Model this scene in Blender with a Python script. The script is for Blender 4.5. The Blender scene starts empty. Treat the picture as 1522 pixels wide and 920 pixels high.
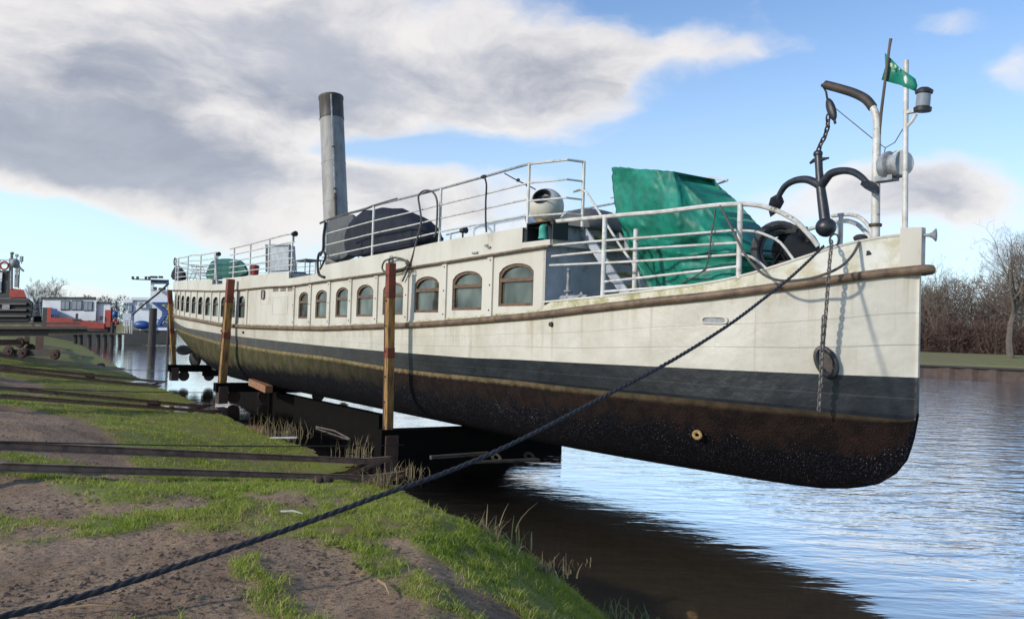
import bpy, bmesh, math, random
import numpy as np
from mathutils import Vector, Matrix, noise
random.seed(7); rng = np.random.default_rng(7)
C = bpy.context.scene.collection
sc = bpy.context.scene
PI = math.pi
# ------------------------------------------------------------------ camera
FOC = 1250.; CX, CY = 761., 460.; EYE = 2.5
ROLL = math.radians(1.8); PITCH = math.atan(36/FOC)
cF = np.array([0, math.cos(PITCH), math.sin(PITCH)]); r0 = np.array([1., 0, 0]); u0 = np.cross(r0, cF)
cR = math.cos(ROLL)*r0 + math.sin(ROLL)*u0; cU = -math.sin(ROLL)*r0 + math.cos(ROLL)*u0
CAM = np.array([0, 0, EYE]); WL = -.25      # water level
cam = bpy.data.cameras.new('camera'); camo = bpy.data.objects.new('camera', cam); C.objects.link(camo)
m = Matrix(((cR[0], cU[0], -cF[0], 0), (cR[1], cU[1], -cF[1], 0), (cR[2], cU[2], -cF[2], EYE), (0, 0, 0, 1)))
camo.matrix_world = m
cam.sensor_width = 36; cam.lens = 36*FOC/1522; cam.clip_start = .1; cam.clip_end = 6000
sc.camera = camo
# ------------------------------------------------------------------ sun, sky, exposure
SUN_AZ = Vector((-.84, -.54)).normalized(); SUN_EL = math.radians(24)
sl = bpy.data.lights.new('sun', 'SUN'); sl.energy = 3.0; sl.angle = math.radians(2.2); sl.color = (1, .93, .82)
so = bpy.data.objects.new('sun', sl); C.objects.link(so)
sdir = Vector((SUN_AZ.x*math.cos(SUN_EL), SUN_AZ.y*math.cos(SUN_EL), math.sin(SUN_EL)))
so.rotation_euler = sdir.to_track_quat('Z', 'Y').to_euler(); so.location = (-20, -20, 30)
sc.view_settings.view_transform = 'Standard'; sc.view_settings.look = 'None'
sc.view_settings.exposure = 0.12; sc.view_settings.gamma = 1

def ray(px, py): return cF + cR*(px-CX)/FOC - cU*(py-CY)/FOC
def PD(px, py, d):
    """world point at forward depth d"""
    return CAM + ray(px, py)*d
def G(px, py, z=0.):
    v = ray(px, py); return CAM + v*((z-EYE)/v[2])
def proj(p):
    d = np.asarray(p, float)-CAM; z = d@cF
    return CX+FOC*(d@cR)/z, CY-FOC*(d@cU)/z, z

world = bpy.data.worlds.new('World'); sc.world = world; world.use_nodes = True
def build_sky():
    nt = world.node_tree; nt.nodes.clear(); N = nt.nodes; L = nt.links
    def nd(t, **k):
        n = N.new(t)
        for a, b in k.items(): setattr(n, a, b)
        return n
    def put(sock, v):
        if hasattr(v, 'is_output') or isinstance(v, bpy.types.NodeSocket): L.new(v, sock)
        else: sock.default_value = v
    def M(op, a, b=None, c=None, clamp=False):
        n = nd('ShaderNodeMath', operation=op, use_clamp=clamp); put(n.inputs[0], a)
        if b is not None: put(n.inputs[1], b)
        if c is not None: put(n.inputs[2], c)
        return n.outputs[0]
    def VM(op, a, b=None):
        n = nd('ShaderNodeVectorMath', operation=op); put(n.inputs[0], a)
        if b is not None: put(n.inputs[1], b)
        return n
    def mix(f, a, b):
        n = nd('ShaderNodeMix', data_type='RGBA'); put(n.inputs[0], f); put(n.inputs[6], a); put(n.inputs[7], b); return n.outputs[2]
    def ss(x, lo, hi):
        n = nd('ShaderNodeMapRange', interpolation_type='SMOOTHSTEP'); put(n.inputs[0], x); n.inputs[1].default_value = lo; n.inputs[2].default_value = hi
        return n.outputs[0]
    sky = nd('ShaderNodeTexSky', sky_type='NISHITA', sun_disc=False)
    sky.sun_elevation = SUN_EL; sky.sun_rotation = math.atan2(SUN_AZ.x, SUN_AZ.y)
    sky.air_density = 1.0; sky.dust_density = 0.6; sky.ozone_density = 1.6
    tc = nd('ShaderNodeTexCoord'); sep = nd('ShaderNodeSeparateXYZ'); L.new(tc.outputs['Generated'], sep.inputs[0])
    az = M('ARCTAN2', sep.outputs[0], sep.outputs[1]); el = M('ARCSINE', sep.outputs[2])
    cmb = nd('ShaderNodeCombineXYZ'); put(cmb.inputs[0], az); put(cmb.inputs[1], el)
    # warp
    wv = nd('ShaderNodeTexNoise'); wv.inputs['Scale'].default_value = 3.; wv.inputs['Detail'].default_value = 5
    st = VM('MULTIPLY', cmb.outputs[0], (1.0, 1.9, 1)); L.new(st.outputs[0], wv.inputs['Vector'])
    w = VM('MULTIPLY', VM('SUBTRACT', wv.outputs['Color'], (.5, .5, .5)).outputs[0], (.20, .13, 0))
    P = VM('ADD', cmb.outputs[0], w.outputs[0]).outputs[0]
    def ae(px, py):
        v = ray(px, py); v = v/np.linalg.norm(v); return math.atan2(v[0], v[1]), math.asin(v[2])
    def blobs(lst):
        acc = None
        for (px, py, rx, ry, wgt) in lst:
            a, e = ae(px, py); k = 1/FOC
            d = VM('MULTIPLY', VM('SUBTRACT', P, (a, e, 0)).outputs[0], (1/(rx*k), 1/(ry*k), 0)).outputs[0]
            q = VM('DOT_PRODUCT', d, d).outputs['Value']
            g = M('MULTIPLY', M('POWER', 2.718, M('MULTIPLY', q, -1.)), wgt)
            acc = g if acc is None else M('ADD', acc, g)
        return acc
    cov = blobs([(250, 90, 330, 130, .62), (600, 110, 260, 100, .45), (840, 130, 170, 85, .42), (40, 190, 200, 90, .35), (200, 255, 260, 45, .40), (420, 285, 230, 55, .42), (640, 300, 170, 50, .30),
                 (330, 345, 200, 30, .33), (990, 70, 130, 26, .30), (1390, 18, 75, 26, .42), (1500, 92, 60, 50, .36), (1200, 300, 190, 38, .26), (1440, 290, 130, 60, .30), (1060, 330, 200, 45, .16), (1460, 380, 150, 60, .16),
                 (750, -150, 500, 110, .08), (110, 430, 200, 16, .22), (1440, 180, 60, 16, .14),
                 (80, 340, 190, 38, -.45), (1150, 190, 190, 85, -.30), (620, 238, 190, 30, -.42), (110, 330, 130, 40, -.2), (-200, 330, 260, 60, -.3)])
    n1 = nd('ShaderNodeTexNoise'); n1.inputs['Scale'].default_value = 5.; n1.inputs['Detail'].default_value = 8; n1.inputs['Roughness'].default_value = .54
    L.new(VM('MULTIPLY', P, (1., 1.9, 1)).outputs[0], n1.inputs['Vector'])
    n2 = nd('ShaderNodeTexNoise'); n2.inputs['Scale'].default_value = 9.; n2.inputs['Detail'].default_value = 7; n2.inputs['Roughness'].default_value = .6
    L.new(VM('ADD', VM('MULTIPLY', P, (1., 2.0, 1)).outputs[0], (3.3, 1.7, 0)).outputs[0], n2.inputs['Vector'])
    c = M('ADD', M('ADD', cov, .02), M('MULTIPLY', M('SUBTRACT', n1.outputs[0], .5), 1.15))
    mask = ss(c, .13, .46)
    thick = ss(M('ADD', c, M('MULTIPLY', M('SUBTRACT', n2.outputs[0], .5), .95)), .30, .95)
    K = 10.0
    white = (.72*K, .69*K, .67*K, 1); grey = (.225*K, .25*K, .315*K, 1)
    n3 = nd('ShaderNodeTexNoise'); n3.inputs['Scale'].default_value = 3.2; n3.inputs['Detail'].default_value = 6; n3.inputs['Roughness'].default_value = .55
    L.new(VM('ADD', VM('MULTIPLY', P, (1., 2.4, 1)).outputs[0], (7.1, 4.4, 0)).outputs[0], n3.inputs['Vector'])
    grey = mix(ss(n3.outputs[0], .36, .64), grey, (.36*K, .38*K, .44*K, 1))
    cloud = mix(M('MULTIPLY', thick, .95), white, grey)
    # blue part
    skyc = nd('ShaderNodeVectorMath', operation='MULTIPLY'); L.new(sky.outputs[0], skyc.inputs[0]); skyc.inputs[1].default_value = SKYGAIN
    # thin haze veil near horizon
    veil = M('MULTIPLY', ss(el, .42, -.02), .50)
    base = mix(veil, skyc.outputs[0], (.66*K, .80*K, .93*K, 1))
    left = M('MULTIPLY', ss(az, -.1, -.62), ss(el, .30, .0))
    base = mix(M('MULTIPLY', left, .65), base, (.62*K, .90*K, .97*K, 1))
    col = mix(M('MULTIPLY', mask, .93), base, cloud)
    bg = nd('ShaderNodeBackground'); L.new(col, bg.inputs[0]); bg.inputs[1].default_value = .12
    out = nd('ShaderNodeOutputWorld'); L.new(bg.outputs[0], out.inputs[0])
SKYGAIN = (1.15, 1.3, 1.5)
build_sky()

# ------------------------------------------------------------------ materials
def new_mat(name):
    m = bpy.data.materials.new(name); m.use_nodes = True
    return m, m.node_tree.nodes, m.node_tree.links, m.node_tree.nodes['Principled BSDF']
def lin(c): return tuple(((x/255)/12.92 if x/255 <= .04045 else ((x/255+.055)/1.055)**2.4) for x in c)
def mat(name, col, rough=.6, col2=None, scale=4., lo=.4, hi=.65, metal=0., bump=0., bscale=40., dirt=None, dscale=1.5, dlo=.5, dhi=.75, stretch=(1, 1, 1), tc='pos', spec=.5):
    m, N, L, B = new_mat(name)
    B.inputs['Roughness'].default_value = rough; B.inputs['Metallic'].default_value = metal; B.inputs['Specular IOR Level'].default_value = spec
    g = N.new('ShaderNodeNewGeometry'); mp = N.new('ShaderNodeMapping'); L.new(g.outputs['Position'], mp.inputs[0]); mp.inputs['Scale'].default_value = stretch
    def nz(sc_, det=6, r=.6):
        n = N.new('ShaderNodeTexNoise'); n.inputs['Scale'].default_value = sc_; n.inputs['Detail'].default_value = det; n.inputs['Roughness'].default_value = r
        L.new(mp.outputs[0], n.inputs['Vector']); return n.outputs[0]
    def mr(x, a, b):
        n = N.new('ShaderNodeMapRange'); L.new(x, n.inputs[0]); n.inputs[1].default_value = a; n.inputs[2].default_value = b; return n.outputs[0]
    def mx(f, a, b):
        n = N.new('ShaderNodeMix'); n.data_type = 'RGBA'; L.new(f, n.inputs[0])
        for s, v in ((n.inputs[6], a), (n.inputs[7], b)):
            if isinstance(v, tuple): s.default_value = v+(1,) if len(v) == 3 else v
            else: L.new(v, s)
        return n.outputs[2]
    cur = tuple(col)
    if col2 is None: col2 = tuple(c*.72 for c in col)
    cur = mx(mr(nz(scale), lo, hi), cur, tuple(col2))
    if dirt: cur = mx(mr(nz(dscale, 9, .68), dlo, dhi), cur, tuple(dirt))
    L.new(cur, B.inputs['Base Color'])
    rr = N.new('ShaderNodeMapRange'); L.new(nz(scale*2.3), rr.inputs[0]); rr.inputs[3].default_value = max(0, rough-.12); rr.inputs[4].default_value = min(1, rough+.12); L.new(rr.outputs[0], B.inputs['Roughness'])
    if bump:
        b = N.new('ShaderNodeBump'); b.inputs['Strength'].default_value = bump; b.inputs['Distance'].default_value = .02
        L.new(nz(bscale, 5), b.inputs['Height']); L.new(b.outputs[0], B.inputs['Normal'])
    return m
MT = {}
MT['white'] = mat('white_paint', (.58, .545, .47), .45, (.49, .45, .375), 1.3, dirt=(.30, .24, .14), dscale=2.6, dlo=.60, dhi=.78, bump=.12, bscale=6, stretch=(1, 1, .55))
MT['rail'] = mat('rail_paint', (.62, .61, .58), .45, (.45, .42, .37), 7, dirt=(.16, .09, .05), dscale=9, dlo=.60, dhi=.70)
MT['greyrail'] = mat('grey_rail', (.30, .32, .34), .5, (.16, .16, .16), 9)
MT['greywall'] = mat('grey_wall', (.50, .53, .59), .5, (.30, .32, .36), 1.5, dirt=(.10, .09, .08), dscale=3, dlo=.55, dhi=.8)
MT['brownwood'] = mat('varnished_wood', (.16, .085, .04), .35, (.07, .038, .02), 9, stretch=(1, 1, 3))
MT['strake'] = mat('rubbing_wood', (.20, .135, .085), .6, (.11, .07, .045), 5, dirt=(.05, .03, .02), dscale=4, dlo=.52, dhi=.7, bump=.3, bscale=18)
MT['black'] = mat('black_iron', (.018, .019, .022), .45, (.03, .025, .022), 8, bump=.2)
MT['anchor'] = mat('anchor_paint', (.016, .019, .026), .38, (.035, .035, .04), 10, bump=.15)
MT['funnel'] = mat('funnel_grey', (.33, .32, .30), .6, (.20, .19, .175), 2.2, metal=.0, dirt=(.13, .085, .055), dscale=4, dlo=.56, dhi=.75, stretch=(1, 1, .35))
MT['funneltop'] = mat('funnel_soot', (.035, .03, .028), .6, (.09, .075, .06), 5, stretch=(1, 1, .3))
MT['rust'] = mat('rust', (.075, .042, .03), .8, (.045, .026, .02), 7, bump=.5, bscale=30)
MT['darksteel'] = mat('dark_steel', (.03, .026, .024), .6, (.06, .04, .03), 6, bump=.4, bscale=25)
MT['railrust'] = mat('rail_rust', (.30, .19, .14), .55, (.15, .092, .07), 6, bump=.4, bscale=25)
MT['post'] = mat('post_wood', (.34, .185, .055), .7, (.19, .10, .035), 5, dirt=(.04, .03, .02), dscale=5, dlo=.52, dhi=.7, bump=.5, bscale=20, stretch=(3, 3, .5))
MT['postred'] = mat('post_red', (.20, .045, .02), .6, (.13, .03, .018), 5, bump=.3, bscale=14)
MT['green'] = mat('green_tarp', (.007, .21, .14), .55, (.005, .13, .09), 2.5, bump=.45, bscale=7, dirt=(.02, .12, .085), dscale=5)
MT['greendark'] = mat('green_cover_cloth', (.006, .11, .075), .5, (.004, .06, .045), 4, bump=.5, bscale=9)
MT['darktarp'] = mat('dark_tarp', (.011, .013, .022), .7, (.02, .02, .026), 3, bump=.5, bscale=8, spec=.25)
MT['shadeblack'] = mat('shade_black_timber', (.006, .006, .006), .9, (.009, .007, .006), 3, spec=.05)  # timber near black: the shade under the hull is put into the colour
MT['greytarp'] = mat('grey_tarp', (.085, .085, .08), .6, (.07, .07, .07), 4, bump=.4, bscale=8)
MT['rope'] = mat('dark_rope', (.022, .024, .03), .85, (.04, .04, .045), 30, bump=.6, bscale=120)
MT['rubber'] = mat('rubber', (.06, .06, .062), .7, (.035, .035, .035), 9)
MT['hose'] = mat('grey_rope', (.10, .095, .085), .8, (.05, .05, .045), 20)
MT['chain'] = mat('chain_steel', (.20, .19, .175), .5, (.10, .08, .06), 20, metal=.3)
MT['treads'] = mat('stair_tread', (.50, .38, .12), .7, (.15, .11, .04), 8)
MT['bluepaint'] = mat('blue_paint', (.015, .07, .26), .45, (.012, .05, .18), 3)
MT['redpaint'] = mat('red_paint', (.36, .035, .025), .5, (.25, .03, .02), 2)
MT['bgwhite'] = mat('boat_white', (.66, .69, .72), .5, (.56, .60, .64), .8)
MT['tarmetal'] = mat('tar_black', (.014, .017, .02), .5, (.025, .025, .03), 2)
MT['wharf'] = mat('wharf_wood', (.05, .042, .035), .8, (.028, .024, .02), 3)
MT['bark'] = mat('bark', (.13, .105, .085), .9, (.08, .065, .052), 3)
MT['twig'] = mat('twigs', (.17, .135, .11), .9, (.12, .095, .08), .5, spec=.1)
MT['stone'] = mat('stone', (.22, .17, .11), .9, (.14, .11, .08), 20)
MT['lampglass'] = mat('lamp_glass', (.25, .28, .32), .12, (.2, .22, .25), 4)
MT['greenglass'] = mat('green_glass', (.05, .36, .28), .12, (.02, .12, .10), 4)
MT['pilered'] = mat('pile_rust', (.075, .052, .045), .8, (.05, .03, .025), 1.5)
def glass_mat():
    m, N, L, B = new_mat('window_glass')
    g = N.new('ShaderNodeNewGeometry'); n = N.new('ShaderNodeTexNoise'); n.inputs['Scale'].default_value = 1.6; n.inputs['Detail'].default_value = 2; L.new(g.outputs['Position'], n.inputs['Vector'])
    r = N.new('ShaderNodeValToRGB'); r.color_ramp.elements[0].position = .35; r.color_ramp.elements[0].color = (.02, .022, .02, 1)
    r.color_ramp.elements[1].position = .65; r.color_ramp.elements[1].color = (.12, .14, .115, 1); L.new(n.outputs[0], r.inputs[0]); L.new(r.outputs[0], B.inputs['Base Color'])
    B.inputs['Roughness'].default_value = .07; B.inputs['IOR'].default_value = 1.55
    b = N.new('ShaderNodeBump'); b.inputs['Strength'].default_value = .05; n2 = N.new('ShaderNodeTexNoise'); n2.inputs['Scale'].default_value = 3; L.new(g.outputs['Position'], n2.inputs['Vector']); L.new(n2.outputs[0], b.inputs['Height']); L.new(b.outputs[0], B.inputs['Normal'])
    return m
MT['glass'] = glass_mat()

# ------------------------------------------------------------------ mesh builder
def V(p): return Vector((float(p[0]), float(p[1]), float(p[2])))
class MB:
    def __init__(s): s.v = []; s.f = []; s.mi = []
    def add(s, verts, faces, mi=0):
        o = len(s.v); s.v += [tuple(map(float, p)) for p in verts]; s.f += [tuple(i+o for i in f) for f in faces]; s.mi += [mi]*len(faces)
    def boxm(s, c, ax, ay, az, mi=0):
        """box centred at c with half-axis vectors"""
        c = V(c); ax = V(ax); ay = V(ay); az = V(az)
        P = [c+ax*i+ay*j+az*k for k in (-1, 1) for j in (-1, 1) for i in (-1, 1)]
        s.add(P, [(0, 2, 3, 1), (4, 5, 7, 6), (0, 1, 5, 4), (2, 6, 7, 3), (0, 4, 6, 2), (1, 3, 7, 5)], mi)
    def box(s, a, b, mi=0):
        a = V(a); b = V(b); c = (a+b)/2; d = (b-a)/2
        s.boxm(c, (d.x, 0, 0), (0, d.y, 0), (0, 0, d.z), mi)
    def beam(s, a, b, w, h, up=(0, 0, 1), mi=0):
        a = V(a); b = V(b); d = (b-a); u = V(up); n = d.cross(u).normalized(); u2 = n.cross(d).normalized()
        s.boxm((a+b)/2, d/2, n*w/2, u2*h/2, mi)
    def tube(s, pts, r, n=8, cap=True, mi=0, closed=False):
        pts = [V(p) for p in pts]; k = len(pts)
        rs = r if hasattr(r, '__len__') else [r]*k
        t0 = (pts[1]-pts[0]).normalized(); u = t0.orthogonal().normalized(); o = len(s.v)
        for i, p in enumerate(pts):
            a = pts[i-1] if (i > 0 or closed) else pts[0]; b = pts[(i+1) % k] if (i < k-1 or closed) else pts[-1]
            t = (b-a)
            if t.length < 1e-9: t = t0
            t.normalize(); u = (u-t*u.dot(t)); u = u.normalized() if u.length > 1e-6 else t.orthogonal().normalized(); w = t.cross(u)
            for j in range(n):
                an = 2*PI*j/n; s.v.append(tuple(p+(u*math.cos(an)+w*math.sin(an))*rs[i]))
        for i in range(k if closed else k-1):
            for j in range(n):
                a = o+i*n+j; b = o+i*n+(j+1) % n; c = o+((i+1) % k)*n+(j+1) % n; d = o+((i+1) % k)*n+j
                s.f.append((a, b, c, d)); s.mi.append(mi)
        if cap and not closed:
            s.f.append(tuple(o+j for j in range(n))[::-1]); s.mi.append(mi)
            s.f.append(tuple(o+(k-1)*n+j for j in range(n))); s.mi.append(mi)
    def lathe(s, c, axis, prof, n=20, mi=0):
        """prof: list of (dist along axis, radius)"""
        ax = V(axis).normalized(); s.tube([V(c)+ax*(h+1e-5*i) for i, (h, r) in enumerate(prof)], [max(r, 1e-4) for h, r in prof], n, True, mi)
    def ell(s, c, a, b, d, n=16, mm=10, mi=0):
        c = V(c); a = V(a); b = V(b); d = V(d); o = len(s.v)
        for i in range(mm+1):
            th = PI*i/mm
            for j in range(n):
                ph = 2*PI*j/n; s.v.append(tuple(c+a*math.sin(th)*math.cos(ph)+b*math.sin(th)*math.sin(ph)+d*math.cos(th)))
        for i in range(mm):
            for j in range(n):
                s.f.append((o+i*n+j, o+(i+1)*n+j, o+(i+1)*n+(j+1) % n, o+i*n+(j+1) % n)); s.mi.append(mi)
    def grid(s, rows, mi=0, flip=False, closed=False):
        o = len(s.v); nr = len(rows); nc = len(rows[0])
        for r in rows: s.v += [tuple(map(float, p)) for p in r]
        for i in range(nr-1):
            for j in range(nc if closed else nc-1):
                q = (o+i*nc+j, o+i*nc+(j+1) % nc, o+(i+1)*nc+(j+1) % nc, o+(i+1)*nc+j)
                s.f.append(q[::-1] if flip else q); s.mi.append(mi)
    def poly(s, pts, mi=0): s.add(pts, [tuple(range(len(pts)))], mi)
    def prism(s, pts, d, mi=0):
        """closed outline extruded by vector d"""
        n = len(pts); P = [V(p) for p in pts]; D = V(d)
        s.add(P+[p+D for p in P], [tuple(range(n))[::-1], tuple(range(n, 2*n))]+[(i, (i+1) % n, n+(i+1) % n, n+i) for i in range(n)], mi)
    def build(s, name, m, parent=None, smooth=True, org=None, bevel=0):
        A = np.array(s.v, float)
        if parent is not None: org = np.array(parent['_org'])
        elif org is None: org = np.array([(A[:, 0].min()+A[:, 0].max())/2, (A[:, 1].min()+A[:, 1].max())/2, A[:, 2].min()])
        else: org = np.array(org, float)
        me = bpy.data.meshes.new(name); me.from_pydata((A-org).tolist(), [], s.f)
        for mm in (m if isinstance(m, (list, tuple)) else [m]): me.materials.append(MT[mm] if isinstance(mm, str) else mm)
        me.polygons.foreach_set('material_index', s.mi)
        bm = bmesh.new(); bm.from_mesh(me); bmesh.ops.recalc_face_normals(bm, faces=bm.faces); bm.to_mesh(me); bm.free()
        if smooth:
            me.shade_smooth(); me.set_sharp_from_angle(angle=math.radians(40))
        me.update()
        o = bpy.data.objects.new(name, me); C.objects.link(o)
        if parent is not None: o.parent = parent
        else: o.location = org
        o['_org'] = [float(x) for x in org]
        if bevel:
            b = o.modifiers.new('b', 'BEVEL'); b.width = bevel; b.segments = 2; b.limit_method = 'ANGLE'
        return o
def thing(name, label, cat, loc, group=None):
    o = bpy.data.objects.new(name, None); C.objects.link(o); o.location = V(loc); o['_org'] = [float(x) for x in loc]
    return tag(o, label, cat, group)
def tag(o, label=None, cat=None, group=None, kind=None):
    if label: o['label'] = label
    if cat: o['category'] = cat
    if group: o['group'] = group
    if kind: o['kind'] = kind
    return o
def cat_(a, b, sag, n=16):
    a = V(a); b = V(b); return [a.lerp(b, t)-Vector((0, 0, sag*4*t*(1-t))) for t in np.linspace(0, 1, n)]
def smooth_path(pts, n=8):
    P = [V(p) for p in pts]; out = []
    for i in range(len(P)-1):
        p0 = P[max(i-1, 0)]; p1 = P[i]; p2 = P[i+1]; p3 = P[min(i+2, len(P)-1)]
        for k in range(n):
            t = k/n; out.append(.5*((2*p1)+(p2-p0)*t+(2*p0-5*p1+4*p2-p3)*t*t+(3*p1-p0-3*p2+p3)*t**3))
    out.append(P[-1]); return out

# ------------------------------------------------------------------ ship frame
THS = math.atan(.70); BOW = Vector([math.sin(THS), -math.cos(THS), 0]); PORT = Vector([math.cos(THS), math.sin(THS), 0]); UP = Vector((0, 0, 1))
STEM = np.array([5.4045, 11.1383, 0.]); BM = 2.0; SL = 36.8
def half(s):
    b = BM; e = 5.5
    if s < e: b = BM*(1-(1-max(s, 0)/e)**2.1)
    r = SL-s; rr = 10.
    if r < rr: b = BM*max(0, (1-(1-max(r, 0)/rr)**2.8))**.52
    return b
def S(s, t, z): return STEM-BOW*s-PORT*t+np.array([0, 0, z])   # s aft of the stem, t to starboard
_sg = np.concatenate([np.arange(0, 34.2, .02)])
def inv(px, py, off=0.):
    P = np.array([S(s, half(s)+off, 0)[:2] for s in _sg]) if off not in inv.c else inv.c[off]
    inv.c[off] = P
    v = ray(px, py); a = np.arctan2(P[:, 0], P[:, 1]); s = float(np.interp(-math.atan2(v[0], v[1]), -a, _sg))
    p = S(s, half(s)+off, 0); t = (p[:2]@v[:2])/(v[:2]@v[:2]); return s, float(EYE+v[2]*t)
inv.c = {}
def SP(px, py, t=0.):
    """ship longitudinal plane at lateral offset t"""
    v = ray(px, py); n = PORT; k = ((STEM-PORT*t-CAM)@n)/(v@n); return CAM+v*k
def SS(p):
    d = np.asarray(p)-STEM; return -(d@BOW), -(d@PORT), d[2]
def curve(pts, off=0., ss=None):
    a = sorted([inv(x, y, off) for x, y in pts]); xs = [q[0] for q in a]; zs = [q[1] for q in a]
    g = np.linspace(-1, SL+1, 800); y = np.interp(g, xs, zs)
    k = np.hanning(31); k /= k.sum(); y = np.convolve(np.pad(y, 15, 'edge'), k, 'valid')
    return lambda s: float(np.interp(s, g, y))
Zstr = curve([(258, 469), (292, 476), (330, 483), (369, 486), (421, 487.5), (480, 488.5), (620, 483), (704, 477), (809, 468), (887, 458), (974, 448), (1060, 440), (1180, 424), (1238, 417), (1296, 408), (1353, 401)])
Zfb = curve([(258, 431), (319, 432), (349, 431), (398, 426), (437, 424), (486, 416.6), (572, 405), (610, 397), (722, 379.5), (808, 365.6)])
Zft = curve([(255, 419), (306, 416), (349, 412.5), (433, 404), (476, 396), (555, 380), (604, 371), (652, 360), (783, 338)])
Zgun = curve([(809, 450), (894, 442), (983, 431), (1060, 421), (1100, 413), (1180, 389), (1248, 364), (1296, 355), (1355, 347)])
Zw = curve([(259, 477), (275, 487), (309, 493), (344, 499), (414, 507), (480, 514), (569, 522), (699, 532), (760, 534), (980, 545), (1215, 556), (1362, 561)])
Zy = curve([(344, 510), (396, 519), (480, 529.5), (569, 544.6), (634, 553), (760, 565), (980, 588), (1215, 611), (1350, 625)])
def Zk(s): return float(np.interp(s, [-.05, 0, .06, .15, .3, .55, .9, 1.4, 2, 27, 29, 30.5, 32, 33.5, 35, 36, SL], [1.8, 1.6, 1.25, .98, .78, .60, .48, .40, .36, .36, .50, .74, 1.08, 1.45, 1.88, 2.15, 2.5]))
# ------------------------------------------------------------------ terrain and river
shore_px = [(905, 925), (860, 895), (800, 848), (760, 815), (700, 785), (650, 758), (610, 733), (575, 708), (545, 692), (470, 668), (400, 648), (340, 619), (300, 600), (230, 573), (190, 553), (150, 530), (120, 511), (95, 504), (60, 499)]
shoreW = [G(x, y, WL)[:2] for x, y in shore_px]
near = [np.array(q, float) for q in [(8, -30), (3.6, -6), (2.6, 0), (1.6, 4.2)]]+shoreW+[np.array([-200., 175.])]
far = [np.array(q, float)*.95 for q in [(-200, 300), (-60, 210), (0, 118), (36, 86.5), (42, 83), (47.5, 79), (60, 71), (140, 20), (260, -150)]]
poly = near+far+[np.array([60., -150.])]
def seg_d(P, A, Bp):
    d = Bp-A; t = np.clip(((P-A)@d)/(d@d), 0, 1); q = A+t[:, None]*d; return np.hypot(*(P-q).T)
def inside(P, pl):
    x, y = P[:, 0], P[:, 1]; c = np.zeros(len(P), bool)
    for i in range(len(pl)):
        x1, y1 = pl[i]; x2, y2 = pl[i-1]
        k = ((y1 > y) != (y2 > y)); 
        with np.errstate(divide='ignore', invalid='ignore'): xi = (x2-x1)*(y-y1)/(y2-y1)+x1
        c ^= k & (x < xi)
    return c
RAILPX = [(0, 655, 540, 681), (0, 687, 550, 706), (0, 573, 290, 601), (0, 585, 305, 609), (0, 542, 232, 565), (0, 547, 222, 572), (0, 526, 175, 546)]
RAILW = [(G(a, b, 1.05)[:2], G(c, d, WL+.12)[:2], 1.05, WL+.12) for a, b, c, d in RAILPX]
def terrain(P):
    P = np.asarray(P, float).reshape(-1, 2)
    dn = np.min([seg_d(P, near[i], near[i+1]) for i in range(len(near)-1)], 0)
    df = np.min([seg_d(P, far[i], far[i+1]) for i in range(len(far)-1)], 0)
    ins = inside(P, poly); w = np.interp(P[:, 1], [8, 14], [1.9, 6.5])
    wob = .03*np.sin(P[:, 0]*1.7+P[:, 1]*.9)+.03*np.sin(P[:, 0]*3.1-P[:, 1]*2.3+1)
    q = np.clip(dn/w, 0, 1); land = WL+(.9-WL)*np.where(w < 2.6, q*(1.55-.55*q), q) + wob*q*.5
    landf = .80+np.clip(df/26, 0, 1)*1.0
    for (a, b, za, zb) in RAILW:
        d = b-a; t = np.clip(((P-a)@d)/(d@d), -2, 1); q = a+t[:, None]*d; dd = np.hypot(*(P-q).T); zl = za+(zb-za)*np.clip(t, 0, 1)-.14
        f = np.clip((3.2-dd)/2.4, 0, 1); f = f*f*(3-2*f); land = land+(np.minimum(land, zl)-land)*f
    wet = WL-np.minimum(.22*dn, 1.6)-.02
    wet = np.where(df < 3, np.minimum(wet, -1.2), wet)
    return np.where(ins, wet, np.where(df < dn, landf, land)), dn, df, ins
def GT(px, py, dz=0.):
    z = .8
    for _ in range(12):
        p = G(px, py, z); z = .5*z+.5*(float(terrain(p[:2])[0][0])+dz)
    return G(px, py, z)
# dirt polygons traced on the ground
dirt_px = [
 [(-400, 812), (0, 812), (110, 806), (200, 793), (300, 793), (400, 795), (470, 803), (520, 822), (570, 850), (625, 885), (650, 940), (700, 1100), (-400, 1100)],
 [(520, 797), (600, 800), (680, 828), (760, 858), (830, 893), (880, 940), (800, 960), (720, 905), (670, 875), (600, 838)],
 [(-400, 765), (0, 768), (70, 775), (170, 772), (260, 764), (330, 752), (330, 742), (200, 748), (130, 748), (90, 730), (60, 710), (0, 702), (-400, 702)],
 [(-400, 592), (0, 592), (110, 600), (170, 618), (200, 636), (215, 655), (0, 652), (-400, 648)],
 [(-400, 662), (0, 664), (230, 672), (300, 678), (290, 686), (0, 684), (-400, 684)],
 [(360, 735), (430, 730), (475, 745), (450, 760), (400, 758)],
 [(355, 765), (385, 762), (395, 780), (370, 785)],
 [(240, 730), (300, 735), (310, 746), (250, 745)],
 [(0, 780), (90, 783), (140, 795), (60, 812), (0, 812)],
 [(200, 780), (260, 784), (290, 795), (210, 796)],
 [(560, 700), (590, 712), (560, 722), (530, 715)],
 [(0, 553), (60, 556), (70, 566), (0, 566)],
]
tuft_px = [[(338, 842), (372, 838), (402, 868), (430, 885), (462, 930), (425, 925), (396, 898), (362, 880), (345, 862)], [(200, 930), (260, 935), (250, 960)]]
dirtW = [np.array([G(x, y, .88)[:2] for x, y in pl]) for pl in dirt_px]
tuftW = [np.array([G(x, y, .88)[:2] for x, y in pl]) for pl in tuft_px]
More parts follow.
